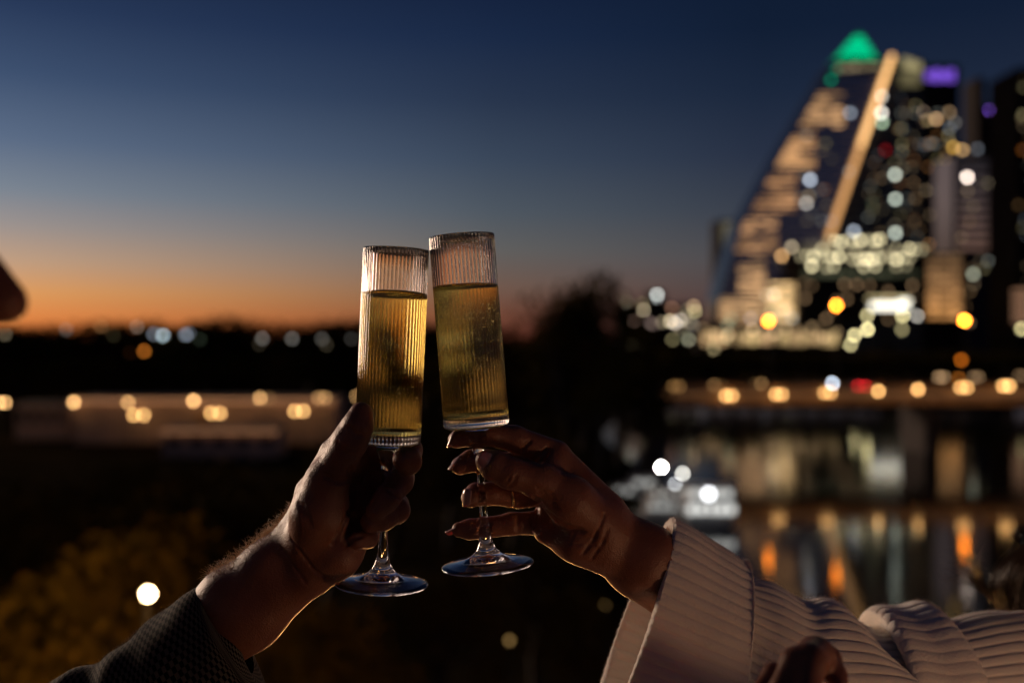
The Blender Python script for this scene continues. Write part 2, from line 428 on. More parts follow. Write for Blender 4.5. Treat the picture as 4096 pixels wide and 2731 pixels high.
# raking lit edge
a, c = P(3570, 222, 538), P(3318, 950, 538)
mid = (a + c)*.5
MB().tube([(a.x-cx1, -2.0, a.z-zb1), (mid.x-cx1, -2.0, mid.z-zb1)], [1.25, 1.25], 8).build('lit_edge', emat((1.0,.54,.20), 2.1), root1)
MB().tube([(mid.x-cx1, -2.0, mid.z-zb1), (c.x-cx1, -2.0, c.z-zb1)], [1.25, 1.25], 8).build('lit_edge', emat((1.0,.50,.18), 1.1), root1)
c2 = P(3192, 1330, 538)
MB().tube([(c.x-cx1, -2.0, c.z-zb1), (c2.x-cx1, -2.0, c2.z-zb1)], 1.0, 8).build('lit_edge', emat((1.0,.52,.19), .4), root1)
# crown
for k in range(9):
    y0 = 134 + k*13.5; w0 = np.interp(y0, [134, 245], [8, 90]); xc = np.interp(y0, [134, 245], [3440, 3436])
    a, c = P(xc - w0*1.1, y0+9, 541), P(xc + w0*.95, y0, 541)
    MB().box(a.x-cx1, c.x-cx1, 1, 8+ k, a.z-zb1, c.z-zb1).build('crown_tier', emat((0.0,.75,.30) if k != 4 else (0.0,.70,.42), [.15,1.1,.55,1.15,.5,1.05,.45,.9,.35][k]), root1)
dot(T1, 3325, 320, (0.0,.65,.32), .14, 16)
dot(T1, 3345, 278, (0.0,.65,.32), .10, 16)
for k in range(7): pane(T1, 3352+k*30, 262-k*1+k%2*5, 3374+k*30, 284-k*3, (1,.78,.45), .30 + .1*(k % 3))
for k in range(3): pane(T1, 3612+k*25, 232+k*9, 3634+k*25, 275+k*5, (1,.85,.42), .42)
pane(T1, 3600, 290, 3680, 345, (1,.85,.42), .13)
# terrace floors glowing along the raking edge
def glow_rows(x0, x1, y0, y1, rows, col, L_):
    rows = int(rows*1.75); L_ *= 1.15
    for k in range(rows):
        yy = y0 + (y1-y0)*(k+.2)/rows
        xa = x0(yy) if callable(x0) else x0
        n = max(2, int((x1-x0(yy) if callable(x0) else x1-x0)/42))
        w = ((x1) - xa) / n
        for j in range(n):
            if rnd.random() < .12: continue
            pane(T1, xa + j*w + 3, yy, xa + (j+1)*w - 3, yy + (y1-y0)/rows*.40, col, L_*(.35+1.3*rnd.random()), off=-1.1)
glow_rows(lambda y: leftedge(y)+8, 3375, 372, 510, 4, (1,.55,.24), .95)
glow_rows(lambda y: leftedge(y)+8, 3262, 545, 672, 4, (1,.52,.21), .90)
glow_rows(lambda y: leftedge(y)+8, 3185, 700, 850, 4, (1,.50,.21), .70)
glow_rows(lambda y: leftedge(y)+6, 3110, 875, 1010, 4, (1,.52,.23), .75)
glow_rows(2955, 3060, 1040, 1180, 4, (1,.56,.25), .95)
glow_rows(3075, 3262, 1135, 1315, 7, (1,.64,.28), 2.0)
glow_rows(2880, 3075, 1190, 1310, 4, (1,.58,.26), .9)
for (x, y, c_, b_) in [(3401,452,COOL,.20),(3526,354,WHT,.45),(3526,386,WHT,.35),(3526,452,WHT,.45),(3528,490,GRN,.35),(3471,520,CREAM,.22),(3401,687,WHT,.14),(3241,719,COOL,.34),
        (3226,813,WHT,.24),(3237,784,CREAM,.12),(3581,699,(.85,.95,.8),.36),(3582,797,(.85,.95,.8),.34),(3582,932,(.85,.95,.8),.36),(3416,925,COOL,.28),(3543,600,RED,.10),(3167,988,CREAM,.25),
        (3128,1024,WARM,.35),(3438,1127,COOL,.15),(3561,1105,CREAM,.30),(3490,812,GRN,.05),(3610,605,GRN,.07),(3660,880,(1,.5,.2),.05)]:
    dot(T1, x, y, c_, b_)
# rooftop terrace strings of light on the low block in front
T2 = tower('terrace_block', 'low block with rows of creamy terrace lights at the foot of the sail tower', [(3200,1290),(3200,985),(3690,985),(3690,1290)], 520, 10, darkwall)
for row, (y, xs) in enumerate([(962, np.linspace(3316,3525,9)), (1001, np.linspace(3583,3684,5)), (1028, np.linspace(3204,3360,7)), (1034, np.linspace(3417,3640,10)), (1068, [3248,3302,3330,3460,3500,3590,3625]), (1000, [3290,3420,3505])]):
    for x in xs:
        dot(T2, float(x)+rnd.uniform(-5,5), y+rnd.uniform(-6,6), (1,.86,.50), rnd.uniform(.12,.40), 14)
for k in range(12): pane(T2, 3215+k*39, 990, 3245+k*39, 1020, (1,.85,.5), .10+.10*rnd.random())
for k in range(12): pane(T2, 3215+k*39, 1085, 3245+k*39, 1105, (.8,.85,.5), .05+.08*rnd.random())
for k in range(22): dot(T2, 3212+rnd.random()*460, 1120+rnd.random()*160, (1,.62,.32), .05+.08*rnd.random(), 13)
# white-lit canopy
T3 = tower('lit_canopy', 'brilliant white lit canopy below the terrace block', [(3455,1250),(3455,1190),(3660,1190),(3660,1250)], 500, 6, darkwall, cat='canopy', zb=23.0)
for k in range(5): pane(T3, 3484+k*30, 1212-k%2*2, 3512+k*30, 1236, (1,.95,.80), 2.7)
for k in range(2): pane(T3, 3600+k*22, 1200, 3618+k*22, 1212, (1,.95,.8), 3.0)
pane(T3, 3470, 1190, 3640, 1197, (1,.8,.4), 1.4)
MB().box(-3, 3, 1, 5, -21, 0).build('support', darkwall, T3[0])
for i, (x, y, c_, b_) in enumerate([(3469,1262,YEL,.45),(3469,1318,YEL,.75),(3418,1341,YEL,.6),(3402,1379,YEL,.45),(3610,1262,YEL,.6),(3608,1318,YEL,.28),(3668,1264,WHT,.35),(3310,1369,(.9,.9,1),.7)]):
    street_lamp(x, y, 480, c_, b_, ['yellow lamp just under the left end of the white canopy', 'brighter yellow lamp lower left of the white canopy', 'yellow lamp down the steps from the canopy', 'lowest of the yellow lamps on the far bank', 'yellow lamp under the right end of the white canopy', 'dim yellow lamp below the right end of the canopy', 'white lamp right of the white canopy', 'large bluish white lamp at the end of the lit shopfronts'][i], 'lamps on the far bank below the canopy', e=15)
# shopfront row
T4 = tower('shopfront_row', 'long row of warmly lit shopfronts on the far bank', [(2790,1410),(2790,1290),(3390,1290),(3390,1410)], 470, 9, darkwall, cat='building')
for k in range(26):
    x = 2812 + k*21.6
    if rnd.random() < .93: pane(T4, x, 1335+rnd.uniform(-12,6), x+16, 1372+rnd.uniform(-4,8), (1,.60+.12*rnd.random(),.30), rnd.uniform(.45,1.15))
for k in range(12): dot(T4, 2815+k*48+rnd.uniform(-8,8), 1325+rnd.uniform(-16,26), (1,.66,.34), rnd.uniform(.08,.28))
for (x,y,b_) in [(2905,1350,.25),(2855,1395,.18),(2910,1300,.12),(2925,1275,.12)]: dot(T4, x, y, (1,.8,.4) if y > 1340 else (.8,.95,.6), b_)
T5 = tower('striped_tower', 'slim pale tower with two vertical lit stripes left of the sail tower', [(2868,1300),(2868,880),(3012,880),(3012,1300)], 640, 20, darkwall)
pane(T5, 2890, 890, 2945, 1230, (.80,.70,.48), .17)
pane(T5, 2980, 900, 2998, 1100, (.55,.68,.60), .10)
for k in range(5): pane(T5, 2892, 1000+k*48, 2943, 1020+k*48, (1,.70,.42), .14+.06*k)
# purple topped tower, lavender tower, orange towers, far-right tower
T6 = tower('purple_topped_tower', 'dark tower with a purple lit top behind the sail tower', [(3650,1405),(3650,262),(3838,262),(3838,1405)], 600, 30, darkwall)
for k in range(4): pane(T6, 3706+k*29, 286-k%2*6, 3731+k*29, 322+k%2*4, (.28,.12,.95), .85)
pane(T6, 3680, 300, 3700, 320, (.5,.4,.8), .2)
for (x,y,c_,b_) in [(3745,477,(1,.6,.3),.30),(3690,448,(1,.7,.5),.18),(3684,490,(1,.7,.5),.15),(3798,450,(1,.65,.35),.16),(3819,492,WHT,.10),(3814,590,(1,.55,.08),.28),(3850,600,(1,.6,.25),.28),(3782,644,(1,.7,.1),.14),(3800,640,(1,.5,.1),.12),
                  (3700,580,COOL,.06),(3690,600,WHT,.04),(3720,860,(1,.7,.4),.06),(3785,830,(1,.45,.15),.10),(3825,842,(1,.6,.35),.22),(3710,1000,GRN,.03),(3680,820,(1,.8,.4),.05),(3760,940,(1,.6,.3),.05)]: dot(T6, x, y, c_, b_)
pane(T6, 3668, 560, 3690, 760, (.45,.45,.65), .10)
T7 = tower('lavender_tower', 'glassy lavender tower with pale lit floors right of the purple-topped tower', [(3812,1405),(3812,625),(3965,625),(3965,1405)], 560, 25, pmat('lavender_glass', (.13,.12,.16), .25))
for k in range(11): pane(T7, 3830, 640+k*34, 3950, 656+k*34, (.62+.03*k,.52,.60-.02*k), .05+.014*k)
for (x,y,c_,b_) in [(3869,710,(1,.82,.70),.75),(3910,596,COOL,.10),(3893,1096,(.9,.95,.7),.22)]: dot(T7, x, y, c_, b_)
T8 = tower('orange_lit_block', 'block with orange lit floors below the lavender tower', [(3695,1405),(3695,1010),(3862,1010),(3862,1405)], 545, 20, darkwall)
for k in range(9): 
    for j in range(3): pane(T8, 3712+j*46, 1022+k*29, 3750+j*46, 1038+k*29, (1,.50-.012*k+.05,.26-.015*k), (.20+.10*k)*(.65+.7*rnd.random()))
T9 = tower('far_right_tower', 'dark high-rise at the right edge of the skyline', [(4072,1405),(4072,270),(4360,270),(4360,1405)], 500, 30, darkwall)
for (x,y,c_,b_) in [(4092,460,YEL,.10),(4090,600,ORNG,.08),(4075,820,WARM,.05),(4087,1315,(1,.85,.4),.4),(4095,350,YEL,.06)]: dot(T9, x, y, c_, b_)
for k in range(5): pane(T9, 4052, 1160+k*28, 4120, 1174+k*28, (1,.52,.30), .35)
T10 = tower('slim_dark_tower', 'slim dark tower with a purple light near its top', [(3910,1405),(3910,310),(3940,310),(3940,425),(3984,425),(3984,640),(4060,640),(4060,1405)], 620, 20, darkwall)
for (x,y,c_,b_) in [(3964,441,(.32,.14,.9),.80),(3967,460,(1,.5,.6),.05),(4006,1075,(1,.70,.15),.28),(4060,1080,GRN,.08),(3975,1264,GRN,.12),(4012,762,(1,.5,.15),.12),(4020,735,(1,.5,.2),.10),(3980,1000,WARM,.04),(3930,1200,WARM,.05),(3990,1180,CREAM,.06),(4020,900,WARM,.05),(3905,1190,CREAM,.06)]:
    dot(T10, x, y, c_, b_)
pane(T10, 3786, 1296, 3802, 1340, (.35,.35,1), 2.2)
def scatter(T, x0, x1, y0, y1, n, b0=.03, b1=.14):
    for k in range(n):
        c_ = rnd.choice([(1,.6,.28),(1,.72,.42),(1,.45,.15),(.9,.95,.85),(.75,.85,1),(1,.8,.5),(1,.85,.4)])
        dot(T, rnd.uniform(x0, x1), y0 + round((y1-y0)*rnd.random()/31)*31, c_, rnd.uniform(b0, b1)*.75, 11)
scatter(T1, 3590, 3680, 360, 960, 34, .03, .12); scatter(T1, 3470, 3590, 620, 960, 26, .02, .09); scatter(T6, 3700, 3830, 420, 1000, 34, .04, .15)
scatter(T9, 4085, 4150, 320, 1290, 26, .02, .09); scatter(T10, 3965, 4035, 600, 1290, 34, .04, .14); scatter(T7, 3830, 3955, 640, 1290, 18, .03, .12)
scatter(T1, 3000, 3200, 1180, 1300, 16, .10, .25); scatter(T1, 3200, 3330, 480, 900, 16, .04, .10)
# distant low houses left of the tower
T11 = tower('hillside_flats', 'group of low flats with many cream lights left of the towers', [(2470,1400),(2470,1215),(2590,1215),(2590,1165),(2660,1165),(2660,1215),(2800,1215),(2800,1400)], 560, 14, darkwall, cat='building')
for (x,y,c_,b_) in [(2500,1190,CREAM,.14),(2508,1206,CREAM,.16),(2524,1232,(1,.95,.75),.28),(2573,1239,CREAM,.30),(2570,1215,YEL,.10),(2628,1178,(.9,.95,.9),.35),(2628,1190,(.9,.95,.9),.18),(2688,1232,(1,.5,.3),.16),(2775,1225,(1,.65,.35),.25),(2780,1245,YEL,.25),(2750,1240,CREAM,.12),
                  (2510,1285,(1,.55,.4),.12),(2540,1282,(1,.6,.45),.14),(2600,1290,(1,.7,.6),.12),(2615,1297,(1,.7,.6),.10),(2650,1288,CREAM,.16),(2682,1284,CREAM,.35),(2700,1292,(1,.85,.7),.32),(2722,1280,(1,.85,.7),.26),(2740,1270,CREAM,.15),(2760,1290,CREAM,.15),(2775,1300,WHT,.12),
                  (2690,1358,YEL,.14),(2755,1358,(.95,.9,.6),.20),(2740,1350,GRN,.05),(2720,1310,CREAM,.12)]: dot(T11, x, y, c_, b_, 13)

# ------------------------------------------------------------------ trees
leafm = pmat('dark_leaves', (0.080, 0.055, 0.012), 0.9, 0.4, 0.3, Specular_IOR_Level=0.0)
barkm = pmat('bark', (0.07, 0.05, 0.035), 0.9, 0.3, 4.0)
def tree_meshes(seed, nleaf=2600, leaf=.45):
    r = random.Random(seed); q = np.random.default_rng(seed)
    limbs = MB(); limbs.tube([(0,0,0),(.05,.02,.25),(.0,.05,.5),(.03,0,.75)], [.035,.026,.02,.008], 8)
    blobs = []
    for k in range(15):
        a = r.random()*2*PI; rr = r.random()**.6*.34; z = .42 + r.random()*.5
        rr *= (1.15 - abs(z-.6)*1.4)
        c = Vector((rr*math.cos(a), rr*math.sin(a), z)); blobs.append((c, .10 + r.random()*.10))
        limbs.tube([(0,0,.28 + r.random()*.25), (c.x*.5, c.y*.5, c.z*.8), tuple(c)], [.014,.009,.003], 5)
    v = []; f = []
    for k in range(nleaf):
        c, rad = blobs[int(r.random()*len(blobs))]
        d = q.normal(size=3); d /= np.linalg.norm(d); d *= rad * (r.random()**.35)
        p = np.array(c) + d
        u = q.normal(size=3); u /= np.linalg.norm(u); w = np.cross(u, q.normal(size=3)); w /= np.linalg.norm(w)
        s_ = leaf * .045 * (.6 + .8*r.random())
        n = len(v); v += [tuple(p-u*s_), tuple(p-w*s_*.5), tuple(p+u*s_), tuple(p+w*s_*.5)]; f.append((n,n+1,n+2,n+3))
    me = bpy.data.meshes.new('crown'); me.from_pydata(v, [], f); me.materials.append(leafm)
    tr = limbs.mesh('trunk'); tr.materials.append(barkm)
    return tr, me
TV = [tree_meshes(k) for k in (3, 11, 19)]
tcount = [0]
def tree(x, y, h, label, group, wide=1.0, zb=None, v=None):
    tr, cr = TV[tcount[0] % 3 if v is None else v]; tcount[0] += 1
    z = ground_h(x, y) - .1 if zb is None else zb
    root = empty('tree', (x, y, z), label, 'tree', group, rz=rnd.random()*6.28)
    for nm, m in (('trunk', tr), ('crown', cr)):
        o = bpy.data.objects.new(nm, m); C.objects.link(o); o.parent = root; o.scale = (h*wide, h*wide, h)
    return root
def treepx(px, pytop, d, label, group, wide=1.0):
    p = P(px, pytop, d); z = ground_h(p.x, d); return tree(p.x, d, max(2, p.z - z), label, group, wide)
# tall tree on the promontory and its neighbours
for i, (px, py, d, w) in enumerate([(2235,1170,150,.70),(2310,1135,152,.74),(2385,1165,150,.70),(2130,1330,160,1.1),(2470,1325,170,.9),(2010,1318,165,1.4),(1900,1322,170,1.5),(2560,1405,168,1.5)]):
    treepx(px, py, d, ['left part-shaded tall dark tree of the clump right of the glasses', 'tallest dark tree of the clump right of the glasses', 'dark tree on the right flank of the tall clump', 'lower dark tree just left of the tall clump', 'dark tree under the lights right of the tall clump', 'broad dark tree behind the right-hand glass', 'broad dark tree between the two glasses', 'low dark tree at the left end of the bridge'][i], 'dark trees of the promontory', w)
# skyline woods on the left: rows of dark crowns
k = 0
sky_x = list(range(-60, 1900, 98))
for px in sky_x:
    top = 1298 + 9*math.sin(px*.011) + rnd.uniform(-5, 5) + (8 if px < 500 else 0)
    treepx(px + rnd.uniform(-12,12), top, 300 + rnd.uniform(-12, 12), 'dark tree on the sunset skyline, %s from the left edge' % (ORD[k] if k < 20 else 'twenty-first').replace('leftmost', 'first'), 'dark trees along the sunset skyline', 1.75)
    k += 1
k = 0
for px in range(-40, 2500, 150):
    if px > 2300: break
    treepx(px + rnd.uniform(-20,20), 1440 + rnd.uniform(-25, 25), 245 + rnd.uniform(-8, 8), 'dark lower tree, %s from the left of the row above the lamps' % (ORD[k]).replace('leftmost', 'first'), 'lower dark trees above the lamp row', 1.7)
    k += 1
# far bank tree row under the towers
for k, px in enumerate(range(2560, 4200, 92)):
    treepx(px, 1412 + rnd.uniform(-8, 10), 395 + rnd.uniform(-6, 6), 'dark bank tree below the towers, %s from the left' % ORD[k].replace('leftmost', 'first'), 'dark trees on the far bank', 1.9)
# near garden trees (out of focus in the lower left and centre)
near_t = [(120,1900,46,1.2),(420,1990,40,1.1),(720,1880,55,1.2),(1010,1930,60,1.2),(1300,1800,75,1.2),(1560,1700,95,1.3),(1800,1680,100,1.3),(2050,1690,100,1.3),(2270,1760,90,1.2),(2150,2100,58,1.0),(1750,2250,44,1.0),(380,2190,24,1.0),(60,2150,26,1.1),(860,2330,27,1.0),(1330,2400,30,1.0),(2330,2330,50,.9),(170,2480,15,.8)]
for k, (px, py, d, w) in enumerate(near_t):
    treepx(px, py, d, ['shadowed tree of the garden slope behind the left lamp', 'broad garden tree left of the bright lamp', 'dim garden tree below the small shed', 'dim garden tree left of the left hand', 'dim garden tree behind the left wrist', 'dark shore tree behind the left glass', 'dark shore tree between the glasses', 'dark shore tree behind the right glass', 'dark shore tree left of the moored boats', 'dark garden tree under the right hand', 'dark garden tree under the glass bases', 'olive tree touched by the bright lamp', 'olive tree at the left edge of the garden', 'dark tree behind the cuff of the checked sleeve', 'dark tree right of the checked sleeve', 'low shore tree under the ribbed cuff', 'small amber-lit tree in the bottom left corner'][k], 'trees of the garden slope', w)

# garden lamps; the strong amber ones are added, unseen light sources
def garden_lamp(px, py, d, R, Ls, col, label):
    p = P(px, py, d); bz = ground_h(p.x, d)
    root = empty('garden_lamp', (p.x, p.y, bz), label, 'lamp'); h = p.z - bz
    MB().tube([(0,0,-.1),(0,0,h-R)], [.06,.04], 8).build('post', metal, root)
    MB().ball((0,0,h), R, 20, 12).build('globe', emat(col, Ls), root, True)
    MB().tube([(0,0,h-R-.06),(0,0,h-R*.8)], [R*.6,R*.5], 10).build('collar', metal, root)
garden_lamp(592, 2374, 14, .068, 45, (1,.70,.36), 'bright warm globe lamp in the dark garden at the lower left')
garden_lamp(1900, 3150, 7, .22, 95, (1,.46,.14), 'unseen amber lamp added below the glasses for rim light')  # added out of view for the amber edges under the wrists
garden_lamp(250, 2860, 12, .13, 480, (1,.50,.12), 'unseen amber lamp added to light the bottom left tree')  # added below the view, lights the foliage amber
garden_lamp(-120, 2150, 22, .14, 500, (1,.52,.12), 'unseen amber lamp added beyond the left edge of the view')  # added off to the left, an extra amber light source
garden_lamp(1250, 2950, 17, .16, 900, (1,.45,.12), 'amber garden lamp under the forearm in the checked sleeve')  # added under the view for more amber light from below
# added warm fill lamp out of view, lighting both people from the front right
lp = empty('fill_lantern', (1.02, .18, CAMZ-.55), 'warm round fill lantern added out of view beside the woman', 'lantern')
MB().ball((0,0,0), .07, 16, 10).build('globe', emat((1,.54,.29), 33), lp, True)
MB().tube([(0,0,-1.01),(0,0,-.07)], [.03,.02], 8).build('post', metal, lp)
# garden path seen as a pale strip under the right hand
pv = []; pf = []
for i in range(20):
    y = 44 + i*.6; x = -2 + i*.75
    pv += [(x, y-1.0, ground_h(x, y-1.0)+.05), (x, y+1.2, ground_h(x, y+1.2)+.05)]
for i in range(19): pf.append((2*i, 2*i+2, 2*i+3, 2*i+1))
me = bpy.data.meshes.new('path'); me.from_pydata(pv, [], pf)
tag(link('path', me, palewall), 'pale footpath along the shore below the hands', kind='structure')
for i, (px, py, d, R, Ls) in enumerate([(2038,2560,42,.10,.9),(2420,2420,52,.10,.5)]):
    garden_lamp(px, py, d, R, Ls, (1,.6,.2), ['dim amber path lamp under the right-hand glass', 'faint path lamp left of the ribbed cuff'][i])

# ------------------------------------------------------------------ boats
def boat(px, pyw, length, label, tiers, L1, col=(.75,.74,.70), mast=None, lit=1.0):
    d = CAMZ / ((pyw - CY)/FPX); p = P(px, pyw, d)
    root = empty('moored_boat', (p.x, p.y, 0), label, 'boat')
    l = length/2; wm_ = 1.9
    hv = []; hf = []
    secs = [(-l, .75, .25), (-l*.9, .9, .0), (-.3*l, 1.0, -.1), (.4*l, .95, -.1), (.8*l, .55, 0.05), (l, .05, .5)]
    for x, w, zb in secs:
        hv += [(x, -wm_*w, 1.0+.15*(x/l)), (x, -wm_*w*.8, zb), (x, wm_*w*.8, zb), (x, wm_*w, 1.0+.15*(x/l))]
    for i in range(len(secs)-1):
        a = 4*i
        for q in range(3): hf.append((a+q, a+q+1, a+5+q, a+4+q))
        hf.append((a+3, a, a+4, a+7))
    hf += [(0,3,2,1), (len(hv)-4, len(hv)-3, len(hv)-2, len(hv)-1)]
    me = bpy.data.meshes.new('hull'); me.from_pydata(hv, [], hf)
    link('hull', me, pmat('boat_%d' % int(px), col, .35), root)
    z = 1.05
    for tI, (xa, xb, hh) in enumerate(tiers):
        MB().box(xa*l, xb*l, -1.5, 1.5, z, z+hh).build('cabin', whitepaint, root)
        n = max(2, int((xb-xa)*l/1.1)); w = (xb-xa)*l/n
        wme = MB().box(-w*.36, w*.36, -1.56, -1.503, z+hh*.35, z+hh*.85).mesh('window')
        wme.materials.append(emat((.95,.95,.90), L1*(1 if tI == 0 else .7)))
        for k in range(n):
            o = link('window', wme, None, root); o.location.x = xa*l + w*(k+.5)
        MB().box(xa*l-.3, xb*l+.3, -1.8, 1.8, z+hh+.003, z+hh+.12).build('roof', whitepaint, root)
        z += hh + .125
    if mast:
        for (mx, mh, b, e) in mast:
            MB().tube([(mx*l, 0, z-.05), (mx*l, 0, z+mh)], .05, 6).build('mast', metal, root)
            MB().ball((mx*l, 0, z+mh), e/FPX*d/2, 10, 8).build('mast_light', emat((1,.97,.88), disc_L(b, e)), root, True)
    return root
boat(2835, 2098, 6.8, 'white double-deck tour boat with brightly lit cabin at the right of the moorings', [(-.9,.9,1.9),(-.8,.8,1.7)], 1.3)
boat(2650, 2075, 7.0, 'white cabin boat with two bright mast lights in the middle of the moorings', [(-.6,.5,1.3),(-.4,.2,.9)], .50, mast=[(-.05,3.2,2.2,13),(.75,2.4,.6,13)])
boat(2500, 2005, 6.5, 'smaller white boat at the left end of the moorings', [(-.5,.3,1.2)], .55, (.6,.6,.58))
boat(2580, 1975, 6.5, 'cream cabin boat behind the middle boat', [(-.6,.4,1.4)], .55, (.6,.55,.48))
boat(2735, 2010, 6.0, 'boat with a faded red hull between the cabin boats', [(-.5,.5,1.2)], .40, (.5,.16,.12))
MBq = MB().box(-14, 8, -1.2, 1.2, -.5, .45)
q_ = MBq.build('mooring_dock', concrete); dd = CAMZ/((1990-CY)/FPX); q_.location = (P(2640,1990,dd).x, dd+2.5, 0)
tag(q_, 'low floating dock behind the moored boats', 'dock')
# dock floodlight that lights the boats from above
def flood(px, py, d, e, Ls, label):
    p = P(px, py, d); root = empty('dock_lamp', (p.x, p.y, .45), label, 'lamp'); h = p.z-.45
    MB().tube([(0,0,0),(0,0,h)], .06, 6).build('post', metal, root)
    MB().ball((0,0,h), e/FPX*d/2, 10, 8).build('globe', emat((.95,.97,1.0), Ls), root, True)
flood(2835, 1975, 118, 34, 7.0, 'large white dock lamp shining by the tour boat')
flood(2700, 1935, 124, 10, 14.0, 'white dock lamp behind the middle boats')

# ================================================================== signed-distance modelling of bodies
class SDF:
    def __init__(s, lo, hi, h):
        s.lo = np.array(lo, float); s.h = h
        n = np.ceil((np.array(hi) - s.lo) / h).astype(int) + 1
        s.n = n
        s.ax = [s.lo[i] + h * np.arange(n[i]) for i in range(3)]
        s.F = np.full(n, 1.0, np.float32); s.G = None
    def group(s): s.G = np.full(s.n, 1.0, np.float32); s.glo = s.n.copy(); s.ghi = np.zeros(3, int)
    def _sl(s, lo, hi):
        a = np.clip(np.floor((lo - s.lo) / s.h).astype(int), 0, s.n - 1); b = np.clip(np.ceil((hi - s.lo) / s.h).astype(int) + 1, 1, s.n)
        if (b <= a).any(): return None
        return a, b
    def cone(s, a, b, r1, r2, k=.004, flat=None, carve=False):
        """tapered capsule a->b; flat=(axis vector, factor>1 makes it thinner along the axis)"""
        a = np.array(a, float); b = np.array(b, float)
        m = max(r1, r2) + 2*k + 3*s.h
        q = s._sl(np.minimum(a, b) - m, np.maximum(a, b) + m)
        if q is None: return
        i, j = q
        X = s.ax[0][i[0]:j[0], None, None]; Y = s.ax[1][None, i[1]:j[1], None]; Z = s.ax[2][None, None, i[2]:j[2]]
        px, py, pz = X - a[0], Y - a[1], Z - a[2]
        d = b - a; L2 = max(float(d @ d), 1e-12)
        t = np.clip((px*d[0] + py*d[1] + pz*d[2]) / L2, 0, 1)
        qx, qy, qz = px - t*d[0], py - t*d[1], pz - t*d[2]
        r = r1 + (r2 - r1) * t
        d2 = qx*qx + qy*qy + qz*qz
        if flat is not None:
            fx = np.array(flat[0], float); fx /= np.linalg.norm(fx)
            c = qx*fx[0] + qy*fx[1] + qz*fx[2]
            d2 = d2 + c*c*(flat[1]**2 - 1)
        D = (np.sqrt(d2) - r).astype(np.float32)
        if flat is not None: D = D / (1 + (flat[1]-1)*.5)
        A = s.F if s.G is None else s.G
        V = A[i[0]:j[0], i[1]:j[1], i[2]:j[2]]
        if carve:
            hh = np.maximum(k - np.abs(V + D), 0) / k
            V[...] = np.maximum(V, -D) + hh*hh*k*.25
        else:
            hh = np.maximum(k - np.abs(V - D), 0) / k
            V[...] = np.minimum(V, D) - hh*hh*k*.25
        if s.G is not None: s.glo = np.minimum(s.glo, i); s.ghi = np.maximum(s.ghi, j)
    def merge(s, k=.002):
        i, j = s.glo, s.ghi; G = s.G[i[0]:j[0], i[1]:j[1], i[2]:j[2]]; V = s.F[i[0]:j[0], i[1]:j[1], i[2]:j[2]]
        hh = np.maximum(k - np.abs(V - G), 0) / k
        V[...] = np.minimum(V, G) - hh*hh*k*.25
        s.G = None
    def chain(s, pts, rads, k=.003, flat=None):
        for m in range(len(pts)-1): s.cone(pts[m], pts[m+1], rads[m], rads[m+1], k, flat)
    def mesh(s):
        F = s.F; F[0] = F[-1] = 1; F[:, 0] = F[:, -1] = 1; F[:, :, 0] = F[:, :, -1] = 1
        I = F < 0
        nx, ny, nz = F.shape
        cnt = np.zeros((nx-1, ny-1, nz-1), np.int8)
        cs = [(a, b, c) for a in (0, 1) for b in (0, 1) for c in (0, 1)]
        for a, b, c in cs: cnt += I[a:nx-1+a, b:ny-1+b, c:nz-1+c]
        idx = np.argwhere((cnt > 0) & (cnt < 8))
        vid = np.full((nx-1, ny-1, nz-1), -1, np.int32); vid[idx[:, 0], idx[:, 1], idx[:, 2]] = np.arange(len(idx))
        acc = np.zeros((len(idx), 3)); num = np.zeros(len(idx))
        val = {c: F[idx[:, 0]+c[0], idx[:, 1]+c[1], idx[:, 2]+c[2]].astype(float) for c in cs}
        for c0 in cs:
            for ax in range(3):
                if c0[ax]: continue
                c1 = tuple(c0[m] + (m == ax) for m in range(3))
                f0, f1 = val[c0], val[c1]; cr = (f0 < 0) != (f1 < 0)
                t = np.where(cr, f0 / np.where(cr, f0 - f1, 1), 0)
                for m in range(3): acc[:, m] += np.where(cr, c0[m] + (t if m == ax else 0), 0)
                num += cr
        V = s.lo + (idx + acc / num[:, None]) * s.h
        Q = []
        for ax in range(3):
            u, v = (ax+1) % 3, (ax+2) % 3
            sl0 = [slice(None)]*3; sl1 = [slice(None)]*3; sl0[ax] = slice(0, -1); sl1[ax] = slice(1, None)
            ch = I[tuple(sl0)] != I[tuple(sl1)]
            e = np.argwhere(ch)
            e = e[(e[:, u] > 0) & (e[:, v] > 0) & (e[:, u] < F.shape[u]-1) & (e[:, v] < F.shape[v]-1)]
            ins = I[e[:, 0], e[:, 1], e[:, 2]]
            eu = np.zeros(3, int); eu[u] = 1; ev = np.zeros(3, int); ev[v] = 1
            q = [vid[tuple((e - o).T)] for o in (0*eu, eu, eu+ev, ev)]
            q = np.stack(q, 1); q[~ins] = q[~ins][:, ::-1]
            Q.append(q)
        return V, np.concatenate(Q)
def np_mesh(name, parts):
    Vs, Qs, n = [], [], 0
    for V, Q in parts: Vs.append(V); Qs.append(Q + n); n += len(V)
    V = np.concatenate(Vs); Q = np.concatenate(Qs)
    me = bpy.data.meshes.new(name)
    me.vertices.add(len(V)); me.vertices.foreach_set('co', V.astype(np.float32).ravel())
    me.loops.add(Q.size); me.loops.foreach_set('vertex_index', Q.astype(np.int32).ravel())
    me.polygons.add(len(Q)); me.polygons.foreach_set('loop_start', np.arange(0, Q.size, 4, dtype=np.int32))
    try: me.polygons.foreach_set('loop_total', np.full(len(Q), 4, np.int32))
    except Exception: pass
    me.update(calc_edges=True)
    me.polygons.foreach_set('use_smooth', [True]*len(Q))
    return me

